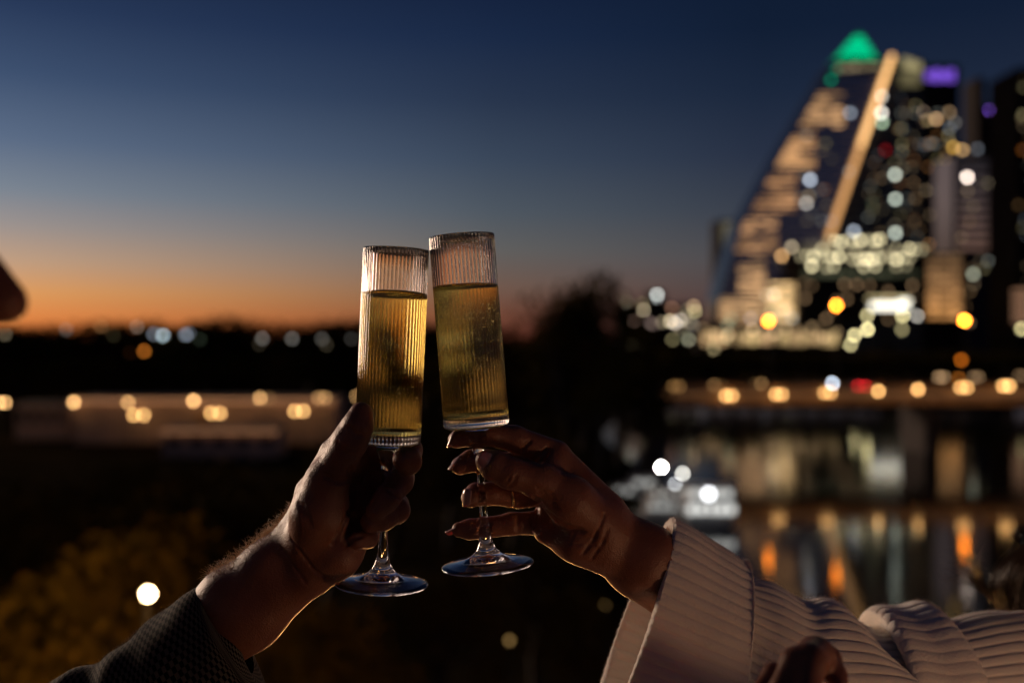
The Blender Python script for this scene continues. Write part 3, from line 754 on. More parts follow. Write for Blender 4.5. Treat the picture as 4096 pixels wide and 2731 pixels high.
def skin_mat(name, col, sub=.35):
    m = pmat(name, col, .42, Subsurface_Weight=sub, Subsurface_Scale=.006)
    t = m.node_tree; b = t.nodes['Principled BSDF']
    b.inputs['Subsurface Radius'].default_value = (1.0, .35, .15)
    b.inputs['Specular IOR Level'].default_value = .45
    c = t.nodes.new('ShaderNodeTexCoord')
    v = t.nodes.new('ShaderNodeTexVoronoi'); v.inputs['Scale'].default_value = 900
    n = t.nodes.new('ShaderNodeTexNoise'); n.inputs['Scale'].default_value = 260; n.inputs['Detail'].default_value = 6
    mx = t.nodes.new('ShaderNodeMath'); mx.operation = 'MULTIPLY_ADD'; mx.inputs[1].default_value = 2.0
    bm = t.nodes.new('ShaderNodeBump'); bm.inputs['Strength'].default_value = .38; bm.inputs['Distance'].default_value = .0007
    t.links.new(c.outputs['Object'], v.inputs['Vector']); t.links.new(c.outputs['Object'], n.inputs['Vector'])
    t.links.new(n.outputs['Fac'], mx.inputs[0]); t.links.new(v.outputs['Distance'], mx.inputs[2]); t.links.new(mx.outputs[0], bm.inputs['Height']); t.links.new(bm.outputs[0], b.inputs['Normal'])
    n2 = t.nodes.new('ShaderNodeTexNoise'); n2.inputs['Scale'].default_value = 45; n2.inputs['Detail'].default_value = 3
    r = t.nodes.new('ShaderNodeValToRGB'); r.color_ramp.elements[0].position = .35; r.color_ramp.elements[1].position = .68
    r.color_ramp.elements[0].color = (col[0]*.85, col[1]*.72, col[2]*.65, 1); r.color_ramp.elements[1].color = (col[0]*1.1, col[1]*1.1, col[2]*1.1, 1)
    t.links.new(c.outputs['Object'], n2.inputs['Vector']); t.links.new(n2.outputs['Fac'], r.inputs[0]); t.links.new(r.outputs[0], b.inputs['Base Color'])
    return m
skinM = skin_mat('skin_of_man', (.25, .10, .052))
skinW = skin_mat('skin_of_woman', (.28, .112, .058))
PX = .70 / FPX                          # metres per photo pixel at 0.70 m
def q3(px, py, mm): return tuple(PH(px, py, mm))
def hand_grid(boxpx, dlo, dhi, h):
    a = PH(boxpx[0], boxpx[3], dlo); c = PH(boxpx[2], boxpx[1], dlo)
    lo = (min(a.x, PH(boxpx[0], 0, dhi).x), .70 + dlo/1000, min(a.z, PH(0, boxpx[3], dhi).z)); hi = (max(c.x, PH(boxpx[2], 0, dhi).x), .70 + dhi/1000, max(c.z, PH(0, boxpx[1], dhi).z))
    return SDF(lo, hi, h)
def fing(s, pts, k=.0022, merge=.0016):
    s.group()
    for m in range(len(pts)-1):
        a, b = pts[m], pts[m+1]
        s.cone(q3(*a[:3]), q3(*b[:3]), a[3]*PX, b[3]*PX, k)
    s.merge(merge)
def surf(s, px, py, d0=.63, d1=.80):
    """depth of the first skin surface seen at a photo pixel"""
    ds = np.arange(d0, d1, s.h*.5); pts = np.array([P(px, py, d) for d in ds]); ij = np.round((pts - s.lo)/s.h).astype(int)
    ok = ((ij >= 0) & (ij < s.n)).all(1); ij = ij[ok]; ds = ds[ok]
    f = s.F[ij[:, 0], ij[:, 1], ij[:, 2]]; w = np.nonzero(f < 0)[0]
    return None if len(w) == 0 else float(ds[w[0]])
def crease(s, pts, r=3.0, k=.0016, lift=.35):
    """skin fold drawn along the surface through photo pixels; r = half width in px"""
    path = []
    for m in range(len(pts)-1):
        n = max(2, int(math.hypot(pts[m+1][0]-pts[m][0], pts[m+1][1]-pts[m][1])/4))
        for i in range(n): path.append((pts[m][0]+(pts[m+1][0]-pts[m][0])*i/n, pts[m][1]+(pts[m+1][1]-pts[m][1])*i/n))
    L3 = []
    for x, y in path:
        d = surf(s, x, y)
        L3.append(None if d is None else P(x, y, d - r*PX*lift))
    for m in range(len(L3)-1):
        if L3[m] is not None and L3[m+1] is not None and (L3[m]-L3[m+1]).length < .006:
            e = math.sin(PI*(m+.5)/len(L3))**.5
            s.cone(tuple(L3[m]), tuple(L3[m+1]), r*PX*e, r*PX*e, k, carve=True)

HV = .0011
# ---- the man's left hand: palm towards the camera, thumb up against the bowl
sm = hand_grid((560, 1560, 1760, 2900), -52, 62, HV)
DY = (0, 1, 0)
# forearm and wrist (two bones)
sm.cone(q3(1203,2150,6), q3(1071,2279,8), 98*PX, 106*PX, .012)
sm.cone(q3(1071,2279,8), q3(919,2395,10), 106*PX, 116*PX, .012)
sm.cone(q3(919,2395,10), q3(640,2640,14), 116*PX, 104*PX, .012)
sm.cone(q3(1275,2262,2), q3(1000,2460,6), 84*PX, 128*PX, .012)
sm.cone(q3(1000,2460,6), q3(660,2740,14), 128*PX, 120*PX, .012)
# palm slab
sm.cone(q3(1235,2150,8), q3(1412,1850,26), 92*PX, 66*PX, .010)
sm.cone(q3(1255,2170,8), q3(1442,1935,28), 88*PX, 62*PX, .010)
sm.cone(q3(1290,2200,6), q3(1440,2035,24), 84*PX, 58*PX, .010)
# hypothenar edge
sm.cone(q3(1255,2280,-2), q3(1352,2215,-6), 84*PX, 88*PX, .010)
sm.cone(q3(1352,2215,-6), q3(1436,2135,6), 82*PX, 56*PX, .010)
# thenar mass and thumb
sm.cone(q3(1235,2170,-6), q3(1280,2050,-16), 92*PX, 108*PX, .008)
sm.cone(q3(1280,2050,-16), q3(1308,1925,-20), 106*PX, 82*PX, .008)
sm.cone(q3(1308,1925,-20), q3(1366,1830,-24), 82*PX, 66*PX, .005)
sm.cone(q3(1366,1830,-24), q3(1402,1762,-28), 64*PX, 67*PX, .004)
sm.cone(q3(1402,1762,-28), q3(1432,1700,-30), 66*PX, 58*PX, .003)
sm.cone(q3(1432,1700,-30), q3(1444,1656,-29), 58*PX, 46*PX, .003)
# dorsal ridge along thumb to wrist (tendon)
sm.cone(q3(1230,1960,-2), q3(1318,1800,-14), 40*PX, 34*PX, .006)
sm.cone(q3(1318,1800,-14), q3(1392,1690,-24), 30*PX, 24*PX, .004)
sm.cone(q3(1230,1960,-2), q3(1165,2130,4), 40*PX, 46*PX, .006)
# web between thumb and index
sm.cone(q3(1320,1930,-4), q3(1420,1840,16), 66*PX, 56*PX, .008)
# index
fing(sm, [(1430,1835,28,60),(1600,1778,22,50),(1636,1800,8,52),(1634,1846,-4,50),(1612,1838,-10,42)], .003)
# middle
fing(sm, [(1450,1925,28,58),(1602,1912,16,54),(1600,1925,2,52),(1548,1990,-14,50),(1508,2040,-17,44)], .003)
# ring
fing(sm, [(1440,2030,26,54),(1584,2020,12,50),(1588,2040,0,50),(1534,2072,-11,47),(1484,2088,-15,42)], .003)
# little finger
fing(sm, [(1425,2110,18,50),(1478,2132,8,42),(1470,2150,-4,40),(1428,2160,-14,36)], .003)
# creases
crease(sm, [(1402,1870),(1410,1960),(1402,2040),(1375,2110),(1335,2170)], 6, .004)
crease(sm, [(1345,1775),(1390,1800),(1440,1800)], 2.2, .002)
crease(sm, [(1350,1795),(1395,1822),(1430,1822)], 1.8, .002)
crease(sm, [(1300,1900),(1345,1925),(1392,1925)], 2.4, .003)
crease(sm, [(1160,2150),(1215,2225),(1262,2285),(1330,2320)], 1.3, .002)
crease(sm, [(1115,2180),(1175,2262),(1228,2340)], 1.1, .002)
crease(sm, [(1385,2180),(1420,2150),(1455,2140)], 2.2, .002)
crease(sm, [(1550,1955),(1580,1975),(1600,1995)], 2.2, .002)
crease(sm, [(1395,1702),(1425,1740),(1465,1742)], 1.8, .002)
for j in range(6): crease(sm, [(1330+j*10,1775-j*15),(1352+j*9,1782-j*14)], 1.6, .0012)
for j in range(5): crease(sm, [(1190+j*7,2010+j*22),(1225+j*8,2030+j*20)], 1.5, .002)
handM = sm.mesh()

def head_sdf(c, R, f, h=.003):
    """head centred at c facing unit vector f (horizontal); R ~ .1 half height"""
    f = np.array(f, float); f /= np.linalg.norm(f); u = np.array((0, 0, 1.0)); sd = np.cross(f, u); c = np.array(c)
    s = SDF(c - (.15, .15, .24), c + (.15, .15, .16), h)
    def T(a, b, z): return c + f*a + sd*b + u*z
    s.cone(T(-.035, 0, .035), T(.02, 0, .04), .082, .078, .02)
    s.cone(T(.02, 0, -.02), T(.045, 0, -.075), .066, .034, .03)           # face, jaw
    s.cone(T(.0, -.03, -.05), T(.0, .03, -.05), .055, .055, .03)
    s.cone(T(.082, -.025, .040), T(.082, .025, .040), .012, .012, .012)   # brow
    s.cone(T(.088, 0, .030), T(.1135, 0, -.008), .007, .0095, .008)         # nose
    s.cone(T(.098, -.010, -.014), T(.098, .010, -.014), .008, .008, .006)
    s.cone(T(.090, -.014, -.042), T(.090, .014, -.042), .008, .008, .006) # upper lip
    s.cone(T(.087, -.012, -.053), T(.087, .012, -.053), .008, .008, .005)
    s.cone(T(.078, -.008, -.085), T(.078, .008, -.085), .015, .015, .014)  # chin
    for q in (-1, 1):
        s.cone(T(.080, q*.032, .018), T(.080, q*.032, .018), .013, .013, .004, carve=True)
        s.cone(T(.068, q*.031, .018), T(.068, q*.031, .018), .0135, .0135, .004)
        s.cone(T(-.005, q*.079, .022), T(-.012, q*.080, -.018), .011, .007, .008, flat=(sd, 1.6))
    s.cone(T(.098, -.02, -.0475), T(.098, .02, -.0475), .003, .003, .003, carve=True)
    s.cone(T(-.02, 0, -.05), T(-.035, 0, -.20), .056, .060, .03)          # neck
    return s
def limb_sdf(lo, hi, h, items):
    s = SDF(lo, hi, h)
    for a, b, r1, r2, *k in items: s.cone(a, b, r1, r2, k[0] if k else .03)
    return s
Z0 = CAMZ - 1.56
headM = (-.3205, .40, CAMZ + .024)
h1 = head_sdf(headM, .1, (1, 0.05, 0)).mesh()
fl = (.1, -.1, -.02)
bodyM = limb_sdf((-.95, -.1, Z0-.01), (-.05, .95, CAMZ-.02), .011, [
    ((-.45,.40,CAMZ-.20), (-.35,.40,CAMZ-.10), .060, .058),
    ((-.50,.26,CAMZ-.20), (-.50,.54,CAMZ-.20), .060, .060), ((-.50,.40,CAMZ-.30), (-.52,.40,CAMZ-.62), .135, .120, .06),
    ((-.52,.40,CAMZ-.62), (-.53,.40,CAMZ-.75), .125, .140, .05),
    ((-.50,.54,CAMZ-.20), (-.36,.69,CAMZ-.33), .046, .036), ((-.36,.69,CAMZ-.33), (-.255,.705,CAMZ-.245), .036, .026),
    ((-.50,.24,CAMZ-.20), (-.52,.17,CAMZ-.48), .046, .036), ((-.52,.17,CAMZ-.48), (-.38,.15,CAMZ-.66), .034, .026), ((-.38,.15,CAMZ-.66), (-.33,.16,CAMZ-.72), .024, .030),
    ((-.53,.31,CAMZ-.76), (-.52,.30,CAMZ-1.14), .085, .052), ((-.52,.30,CAMZ-1.14), (-.54,.30,CAMZ-1.50), .050, .036), ((-.54,.30,CAMZ-1.52), (-.40,.28,CAMZ-1.53), .034, .030),
    ((-.53,.49,CAMZ-.76), (-.52,.50,CAMZ-1.14), .085, .052), ((-.52,.50,CAMZ-1.14), (-.54,.50,CAMZ-1.50), .050, .036), ((-.54,.50,CAMZ-1.52), (-.40,.52,CAMZ-1.53), .034, .030)]).mesh()
man = empty('person', (-.5, .4, Z0), 'man in a dark checked jacket holding the left flute, face at the left edge', 'person')
def keepw(o, parent):
    o.parent = parent; o.matrix_parent_inverse = Matrix.Translation(parent.location).inverted(); return o
bM = link('body', np_mesh('body', [handM, h1, bodyM]), skinM); keepw(bM, man)

# ---- the woman's right hand: palm towards the camera, thumb over the stem
swm = hand_grid((1740, 1600, 2960, 2700), -46, 70, HV)
# forearm
swm.cone(q3(2400,2085,20), q3(2590,2215,24), 98*PX, 108*PX, .012)
swm.cone(q3(2378,2168,14), q3(2545,2275,20), 84*PX, 100*PX, .012)
swm.cone(q3(2590,2215,24), q3(2930,2500,52), 116*PX, 92*PX, .012)
swm.cone(q3(2545,2275,20), q3(2890,2560,50), 104*PX, 92*PX, .012)
# back of the hand
swm.cone(q3(2225,1822,26), q3(2405,2045,22), 58*PX, 96*PX, .010)
swm.cone(q3(2215,1900,30), q3(2390,2100,20), 56*PX, 90*PX, .010)
swm.cone(q3(2200,1980,28), q3(2370,2130,18), 56*PX, 84*PX, .010)
swm.cone(q3(2165,2085,22), q3(2350,2165,14), 52*PX, 82*PX, .010)
# little finger edge of the palm
swm.cone(q3(2185,2125,12), q3(2300,2170,6), 50*PX, 66*PX, .008)
swm.cone(q3(2300,2170,6), q3(2400,2195,12), 66*PX, 80*PX, .010)
# thenar
swm.cone(q3(2410,2110,10), q3(2280,2000,-2), 96*PX, 92*PX, .008)
swm.cone(q3(2280,2000,-2), q3(2160,1925,-8), 90*PX, 72*PX, .008)
# web to the index
swm.cone(q3(2180,1900,6), q3(2215,1830,22), 58*PX, 52*PX, .008)
# thumb
swm.group()
swm.cone(q3(2170,1925,-8), q3(2040,1892,-15), 68*PX, 59*PX, .005)
swm.cone(q3(2040,1892,-15), q3(1978,1862,-15), 60*PX, 60*PX, .004)
swm.cone(q3(1978,1862,-15), q3(1946,1843,-13), 58*PX, 44*PX, .003)
swm.merge(.004)
fing(swm, [(2225,1818,26,60),(2060,1755,18,53),(1960,1738,12,46),(1890,1742,11,42),(1826,1758,9,35)], .003, .0014)
fing(swm, [(2215,1895,30,56),(2060,1862,20,50),(1950,1845,15,46),(1885,1842,12,43),(1842,1862,9,38)], .003, .0014)
fing(swm, [(2200,1972,28,54),(2075,1985,20,46),(1960,1974,15,45),(1905,1976,12,44),(1884,1990,4,40)], .003, .0014)
fing(swm, [(2165,2090,22,50),(2045,2094,16,44),(1935,2112,13,42),(1880,2116,11,40),(1836,2117,9,30)], .003, .0014)
crease(swm, [(2124,1760),(2100,1785),(2080,1815)], 4.0, .002)
crease(swm, [(2195,1790),(2172,1825),(2155,1855)], 3.2, .003)
crease(swm, [(2140,1992),(2172,2035),(2215,2075),(2262,2105),(2330,2125)], 4, .004)
crease(swm, [(2068,1900),(2055,1932),(2030,1952)], 2.2, .002)
crease(swm, [(2040,1905),(2030,1930),(2012,1945)], 1.6, .0015)
crease(swm, [(2150,2020),(2140,2060),(2132,2110)], 3, .003)
crease(swm, [(2075,2058),(2070,2095),(2072,2130)], 2, .002)
crease(swm, [(1960,2080),(1957,2110),(1960,2140)], 1.8, .002)
for j in range(5): crease(swm, [(2240+j*8,2110+j*15),(2330+j*6,2122+j*14),(2390,2126+j*14)], 1.0, .0015)
for j in range(4): crease(swm, [(2145+j*3,1950+j*14),(2185+j*6,1972+j*16),(2215+j*8,1975+j*20)], 1.6, .0016)
crease(swm, [(2330,2215),(2372,2160),(2402,2100),(2420,2050)], 1.1, .002)
crease(swm, [(2365,2235),(2405,2180),(2435,2110)], 1.0, .002)
handW = swm.mesh()
# her left hand, a loose fist held up nearer the camera
def pl(px, py, dd): return tuple(P(px, py, dd))
pxl = .56 / FPX
a = pl(2900, 2520, .5); c = pl(3500, 3150, .64)
sl2 = SDF((a[0]-.01, .49, c[2]-.03), (c[0]+.01, .66, pl(3000, 2480, .50)[2]), .0014)
def F2(px, py, dmm): return pl(px, py, .56 + dmm/1000)
sl2.cone(F2(3290,2960,20), F2(3250,2750,14), 120*pxl, 100*pxl, .01)
sl2.cone(F2(3290,2960,20), F2(3420,3100,30), 120*pxl, 110*pxl, .01)
for pts in ([(3300,2720,18,60),(3262,2622,0,72),(3235,2645,-22,66),(3215,2780,-34,60)],
            [(3340,2740,24,56),(3300,2640,14,62),(3330,2700,0,52),(3345,2800,-14,50)]):
    sl2.group()
    for m in range(len(pts)-1): sl2.cone(F2(*pts[m][:3]), F2(*pts[m+1][:3]), pts[m][3]*pxl, pts[m+1][3]*pxl, .004)
    sl2.merge(.003)
for pts in ([(3250,2840,6,66),(3195,2745,-14,52),(3175,2640,-22,44),(3120,2760,-30,46)],
            [(3220,2880,4,60),(3120,2790,-10,46),(3095,2690,-14,36),(3040,2770,-22,38)],
            [(3220,2930,4,56),(3100,2860,-10,42),(3040,2790,-16,34),(3000,2860,-20,32)]):
    sl2.group()
    for m in range(len(pts)-1): sl2.cone(F2(*pts[m][:3]), F2(*pts[m+1][:3]), pts[m][3]*pxl, pts[m+1][3]*pxl, .004)
    sl2.merge(.003)
handL = sl2.mesh()
headW = (.615, .90, CAMZ - .02)
h2 = head_sdf(headW, .1, (-.55, -.83, 0)).mesh()
bodyW = limb_sdf((.05, .35, Z0-.01), (.95, 1.2, CAMZ-.10), .011, [
    ((.62,.92,CAMZ-.25), (.62,.91,CAMZ-.14), .050, .048), ((.52,.96,CAMZ-.33), (.70,.83,CAMZ-.33), .045, .045),
    ((.61,.90,CAMZ-.36), (.61,.90,CAMZ-.60), .110, .100, .05), ((.61,.90,CAMZ-.60), (.61,.90,CAMZ-.78), .105, .135, .05),
    ((.52,.96,CAMZ-.34), (.255,.815,CAMZ-.335), .034, .026), ((.255,.815,CAMZ-.335), (.150,.768,CAMZ-.205), .026, .014),
    ((.73,.81,CAMZ-.28), (.50,.70,CAMZ-.46), .040, .034), ((.50,.70,CAMZ-.46), (.21,.60,CAMZ-.262), .034, .022),
    ((.55,.93,CAMZ-.80), (.55,.92,CAMZ-1.16), .080, .050), ((.55,.92,CAMZ-1.16), (.55,.93,CAMZ-1.50), .048, .034), ((.55,.93,CAMZ-1.52), (.50,.82,CAMZ-1.535), .03, .027),
    ((.67,.86,CAMZ-.80), (.67,.85,CAMZ-1.16), .080, .050), ((.67,.85,CAMZ-1.16), (.67,.86,CAMZ-1.50), .048, .034), ((.67,.86,CAMZ-1.52), (.62,.75,CAMZ-1.535), .03, .027)]).mesh()
woman = empty('person', (.61, .90, Z0), 'woman in a pale ribbed sweater holding the right flute', 'person')
bW = link('body', np_mesh('body', [handW, handL, h2, bodyW]), skinW); keepw(bW, woman)

# fingernails
nailm = pmat('nail', (.50, .30, .24), .18, Subsurface_Weight=.2, Subsurface_Scale=.003)
nailm.node_tree.nodes['Principled BSDF'].inputs['Coat Weight'].default_value = .5
def nail(c, nrm, along, w, l, parent, t=.0011):
    nrm = Vector(nrm).normalized(); al = Vector(along); al = (al - nrm*al.dot(nrm)).normalized(); sd = nrm.cross(al)
    v = []; f = []; nu, nv = 10, 12
    c = Vector(c)
    for s_ in (0, 1):
        for j in range(nv+1):
            for i in range(nu+1):
                a = (i/nu*2-1); b_ = (j/nv*2-1)
                ww = w * (1 - .22*max(0, b_)**2 - .25*max(0, -b_)**4); 
                ll = l*(b_*(1 - .22*a*a if b_ > 0 else 1-.12*a*a))
                hgt = -(a*a)*w*.42 - (max(0, -b_)**3)*t*1.0 - s_*t*.6
                v.append(tuple(c + sd*(a*ww) + al*ll + nrm*hgt))
    m = (nu+1)*(nv+1)
    for j in range(nv):
        for i in range(nu):
            a = j*(nu+1)+i; f.append((a, a+1, a+nu+2, a+nu+1)); f.append((m+a, m+a+nu+1, m+a+nu+2, m+a+1))
    for i in range(nu):
        a = i; f.append((a, m+a, m+a+1, a+1)); a = nv*(nu+1)+i; f.append((a, a+1, m+a+1, m+a))
    for j in range(nv):
        a = j*(nu+1); f.append((a, a+nu+1, m+a+nu+1, m+a)); a += nu; f.append((a, m+a, m+a+nu+1, a+nu+1))
    me = bpy.data.meshes.new('fingernail'); me.from_pydata(v, [], f); me.update()
    o = link('fingernail', me, nailm, None, True); return keepw(o, parent)
nail(P(1949,1846,(surf(swm,1949,1846) or .68)-.0002), (-.10,-1,.12), (-.80,0,.60), .0060, .0068, woman)
nail(q3(1799,1752,8), (-1,.25,.35), (-.5,0,-.75), .0048, .0068, woman)
nail(q3(1812,1846,8), (-1,.1,.75), (-.55,0,-.75), .0050, .0066, woman)
nail(q3(1856,1990,-2), (-.85,-.75,.05), (-.1,0,-1), .0048, .0064, woman)
nail(q3(1818,2109,10), (-.5,.5,.9), (-1,0,-.12), .0044, .0076, woman)
nail(q3(1392,1672,-31), (-1,-.15,.35), (.3,0,1), .0068, .0080, man)
# rings
gold = pmat('gold', (.85, .55, .22), .2, Metallic=1.0)
def ring(c, axis, R, r, parent, name='ring'):
    axis = Vector(axis).normalized(); u = axis.orthogonal().normalized(); w = axis.cross(u); c = Vector(c)
    v = []; f = []
    for i in range(28):
        a = 2*PI*i/28; dr = u*math.cos(a) + w*math.sin(a)
        for j in range(6):
            b_ = 2*PI*j/6; v.append(tuple(c + dr*(R + r*math.cos(b_)) + axis*(r*1.5*math.sin(b_))))
    for i in range(28):
        for j in range(6): f.append((i*6+j, ((i+1)%28)*6+j, ((i+1)%28)*6+(j+1)%6, i*6+(j+1)%6))
    me = bpy.data.meshes.new(name); me.from_pydata(v, [], f); return keepw(link(name, me, gold, None, True), parent)
rg = ring(q3(2050,1983,19), (-1,-.06,-.1), .0088, .0006, woman)
st = MB()
for j in range(5): st.ball(q3(2030+j*5, 2027, 14+j*0.5), .0007, 8, 6)
keepw(st.build('ring_stones', gold, None, True), woman)
ring(F2(3112,2720,-12), (-.3,.3,1), .0085, .0007, woman)

# ================================================================== cloth lofts
def loft(rings, nu, nthe, ribs=0, amp=0.0, ribp=.30, wr=0.0, seed=1, rib_len=0):
    """rings: list of (C, A, B, extra) - centre, half vector to the top, half vector to the near side, outward offset.
    returns verts, quads; ribs run along the tube"""
    K = len(rings)
    CC = np.array([list(r[0]) for r in rings]); AA = np.array([list(r[1]) for r in rings]); BB = np.array([list(r[2]) for r in rings]); OO = np.array([r[3] if len(r) > 3 else 0.0 for r in rings])
    # Catmull-Rom along the rings
    def cr(X, t):
        i = min(int(t), K-2); f = t - i
        p0, p1, p2, p3 = X[max(i-1,0)], X[i], X[i+1], X[min(i+2, K-1)]
        return .5*((2*p1) + (-p0+p2)*f + (2*p0-5*p1+4*p2-p3)*f*f + (-p0+3*p1-3*p2+p3)*f**3)
    ts = np.linspace(0, K-1, nu)
    # arc-length table of the first ring for even ribs
    V = np.zeros((nu, nthe, 3))
    r_ = np.random.default_rng(seed); ph = r_.random(6)*6.28
    for i, t in enumerate(ts):
        Cc, A, B, o = cr(CC, t), cr(AA, t), cr(BB, t), cr(OO, t)
        th = np.linspace(0, 2*PI, 721); e = np.linalg.norm(np.gradient(np.cos(th)[:, None]*A + np.sin(th)[:, None]*B, axis=0), axis=1); s_ = np.concatenate([[0], np.cumsum(e[1:])]); s_ /= s_[-1]
        u = np.arange(nthe)/nthe; tt = np.interp(u, s_, th)
        la, lb = np.linalg.norm(A), np.linalg.norm(B)
        base = Cc + np.cos(tt)[:, None]*A + np.sin(tt)[:, None]*B
        nrm = np.cos(tt)[:, None]*A/la*lb + np.sin(tt)[:, None]*B/lb*la; nrm /= np.linalg.norm(nrm, axis=1)[:, None]
        d = np.full(nthe, o)
        if ribs:
            ph2 = (u*ribs) % 1.0
            prof = np.abs(np.sin(PI*ph2))**ribp
            d = d + amp*(prof - 1)
        if wr: d = d + wr*(np.sin(tt*3 + t*1.7 + ph[0]) + .7*np.sin(tt*5 - t*2.3 + ph[1]) + .5*np.sin(t*4.1 + ph[2] + tt))
        V[i] = base + nrm*d[:, None]
    idx = np.arange(nu*nthe).reshape(nu, nthe)
    q = np.stack([idx[:-1], np.roll(idx, -1, 1)[:-1], np.roll(idx, -1, 1)[1:], idx[1:]], -1).reshape(-1, 4)
    return V.reshape(-1, 3), q
def v3(v): return Vector(v)
def ringpx(top, bot, nearmm, skew=(0, 0), d0=None, extra=0.0):
    """ellipse through top & bottom pixels (px,py,depth m); half depth nearmm; skew = pixel shift of the near side"""
    T_, B_ = P(*top), P(*bot); Cc = (T_ + B_)/2; A = (T_ - B_)/2
    d = (top[2] + bot[2])/2
    Bv = Vector((skew[0]/FPX*d, -nearmm/1000, -skew[1]/FPX*d))
    return (Cc, A, Bv, extra)

# sweater material
swt = pmat('ribbed_knit', (.88, .79, .70), .95)
t = swt.node_tree; b = t.nodes['Principled BSDF']
b.inputs['Sheen Weight'].default_value = .55; b.inputs['Sheen Roughness'].default_value = .4
b.inputs['Subsurface Weight'].default_value = .25; b.inputs['Subsurface Scale'].default_value = .006; b.inputs['Subsurface Radius'].default_value = (1, .7, .55)
c = t.nodes.new('ShaderNodeTexCoord'); n = t.nodes.new('ShaderNodeTexNoise'); n.inputs['Scale'].default_value = 700; n.inputs['Detail'].default_value = 5
n3 = t.nodes.new('ShaderNodeTexNoise'); n3.inputs['Scale'].default_value = 60; n3.inputs['Detail'].default_value = 3
ad = t.nodes.new('ShaderNodeMath'); ad.operation = 'ADD'
bm = t.nodes.new('ShaderNodeBump'); bm.inputs['Strength'].default_value = .8; bm.inputs['Distance'].default_value = .0012
t.links.new(c.outputs['Object'], n.inputs['Vector']); t.links.new(c.outputs['Object'], n3.inputs['Vector']); t.links.new(n.outputs['Fac'], ad.inputs[0]); t.links.new(n3.outputs['Fac'], ad.inputs[1]); t.links.new(ad.outputs[0], bm.inputs['Height']); t.links.new(bm.outputs[0], b.inputs['Normal'])

parts = []
# folded cuff: inner layer -> fold at the opening -> outer layer -> hem at the seam
o0 = ((2697,2076,.735), (2345,3044,.745), 46, (4, 6)); o1 = ((2991,2263,.755), (2830,3140,.765), 50, (8, 0))
def lerp_ring(f, e):
    tp = tuple(o0[0][k]*(1-f)+o1[0][k]*f for k in range(3)); bt = tuple(o0[1][k]*(1-f)+o1[1][k]*f for k in range(3))
    return ringpx(tp, bt, o0[2]*(1-f)+o1[2]*f, (o0[3][0]*(1-f)+o1[3][0]*f, o0[3][1]*(1-f)+o1[3][1]*f), extra=e)
cuff = [lerp_ring(.55, -.0075), lerp_ring(.2, -.0072), lerp_ring(.03, -.0066), lerp_ring(-.012, -.0045), lerp_ring(-.018, -.0015), lerp_ring(-.005, .0008), lerp_ring(.04, .0018), lerp_ring(.35, .0024), lerp_ring(.7, .0022), lerp_ring(.95, .0022), lerp_ring(.985, .0030), lerp_ring(1.0, .0018), lerp_ring(1.004, -.002), lerp_ring(.97, -.004)]
parts.append(loft(cuff, 110, 560, 58, .0030, wr=.0005, seed=2))
# sleeve behind the cuff
slv = [ringpx((2900,2222,.755), (2800,3100,.765), 44, extra=-.008), ringpx((3002,2288,.757), (2900,3150,.768), 46, extra=-.0055), ringpx((3102,2338,.76), (3000,3200,.775), 48),
       ringpx((3216,2398,.765), (3150,3250,.78), 50), ringpx((3293,2394,.77), (3270,3280,.785), 52), ringpx((3361,2412,.775), (3420,3250,.79), 52, (30,0)), ringpx((3407,2473,.78), (3600,3150,.80), 50, (70,0)),
       ringpx((3430,2540,.785), (3760,3080,.81), 46, (110,0)), ringpx((3440,2600,.79), (3860,3000,.82), 34, (120,0))]
parts.append(loft(slv, 150, 560, 56, .0030, wr=.0007, seed=5))
# upper arm and shoulder yoke
yk = [ringpx((3330,2500,.80), (3330,3100,.82), 40), ringpx((3420,2480,.80), (3430,3100,.83), 46), ringpx((3499,2514,.81), (3520,3120,.84), 50), ringpx((3600,2500,.82), (3640,3150,.86), 54), ringpx((3760,2492,.83), (3800,3180,.88), 58),
      ringpx((3820,2488,.84), (3860,3200,.89), 60), ringpx((3960,2452,.86), (4000,3250,.91), 66), ringpx((4096,2430,.88), (4150,3300,.93), 72), ringpx((4250,2410,.89), (4350,3300,.94), 78), ringpx((4500,2400,.89), (4600,3300,.93), 84), ringpx((4800,2470,.87), (4800,3200,.90), 70)]
parts.append(loft(yk, 170, 600, 60, .0028, wr=.0007, seed=9))
# turned band at the shoulder
bd = [ringpx((3560,2520,.812), (3640,3130,.845), 50, (10,0), extra=-.001), ringpx((3516,2494,.812), (3620,3130,.845), 52, (16,0), extra=.003), ringpx((3512,2478,.812), (3640,3130,.846), 53, (30,0), extra=.007), ringpx((3540,2463,.815), (3700,3140,.85), 55, (30,0), extra=.008), ringpx((3629,2466,.82), (3800,3160,.86), 57, (30,0), extra=.008),
      ringpx((3713,2444,.826), (3880,3170,.87), 59, (30,0), extra=.008), ringpx((3748,2452,.83), (3920,3180,.872), 60, (30,0), extra=.007), ringpx((3768,2474,.83), (3940,3190,.873), 60, (30,0), extra=.003), ringpx((3765,2500,.83), (3940,3190,.873), 58, (30,0), extra=-.002)]
parts.append(loft(bd, 100, 560, 54, .0018, wr=.0006, seed=12))
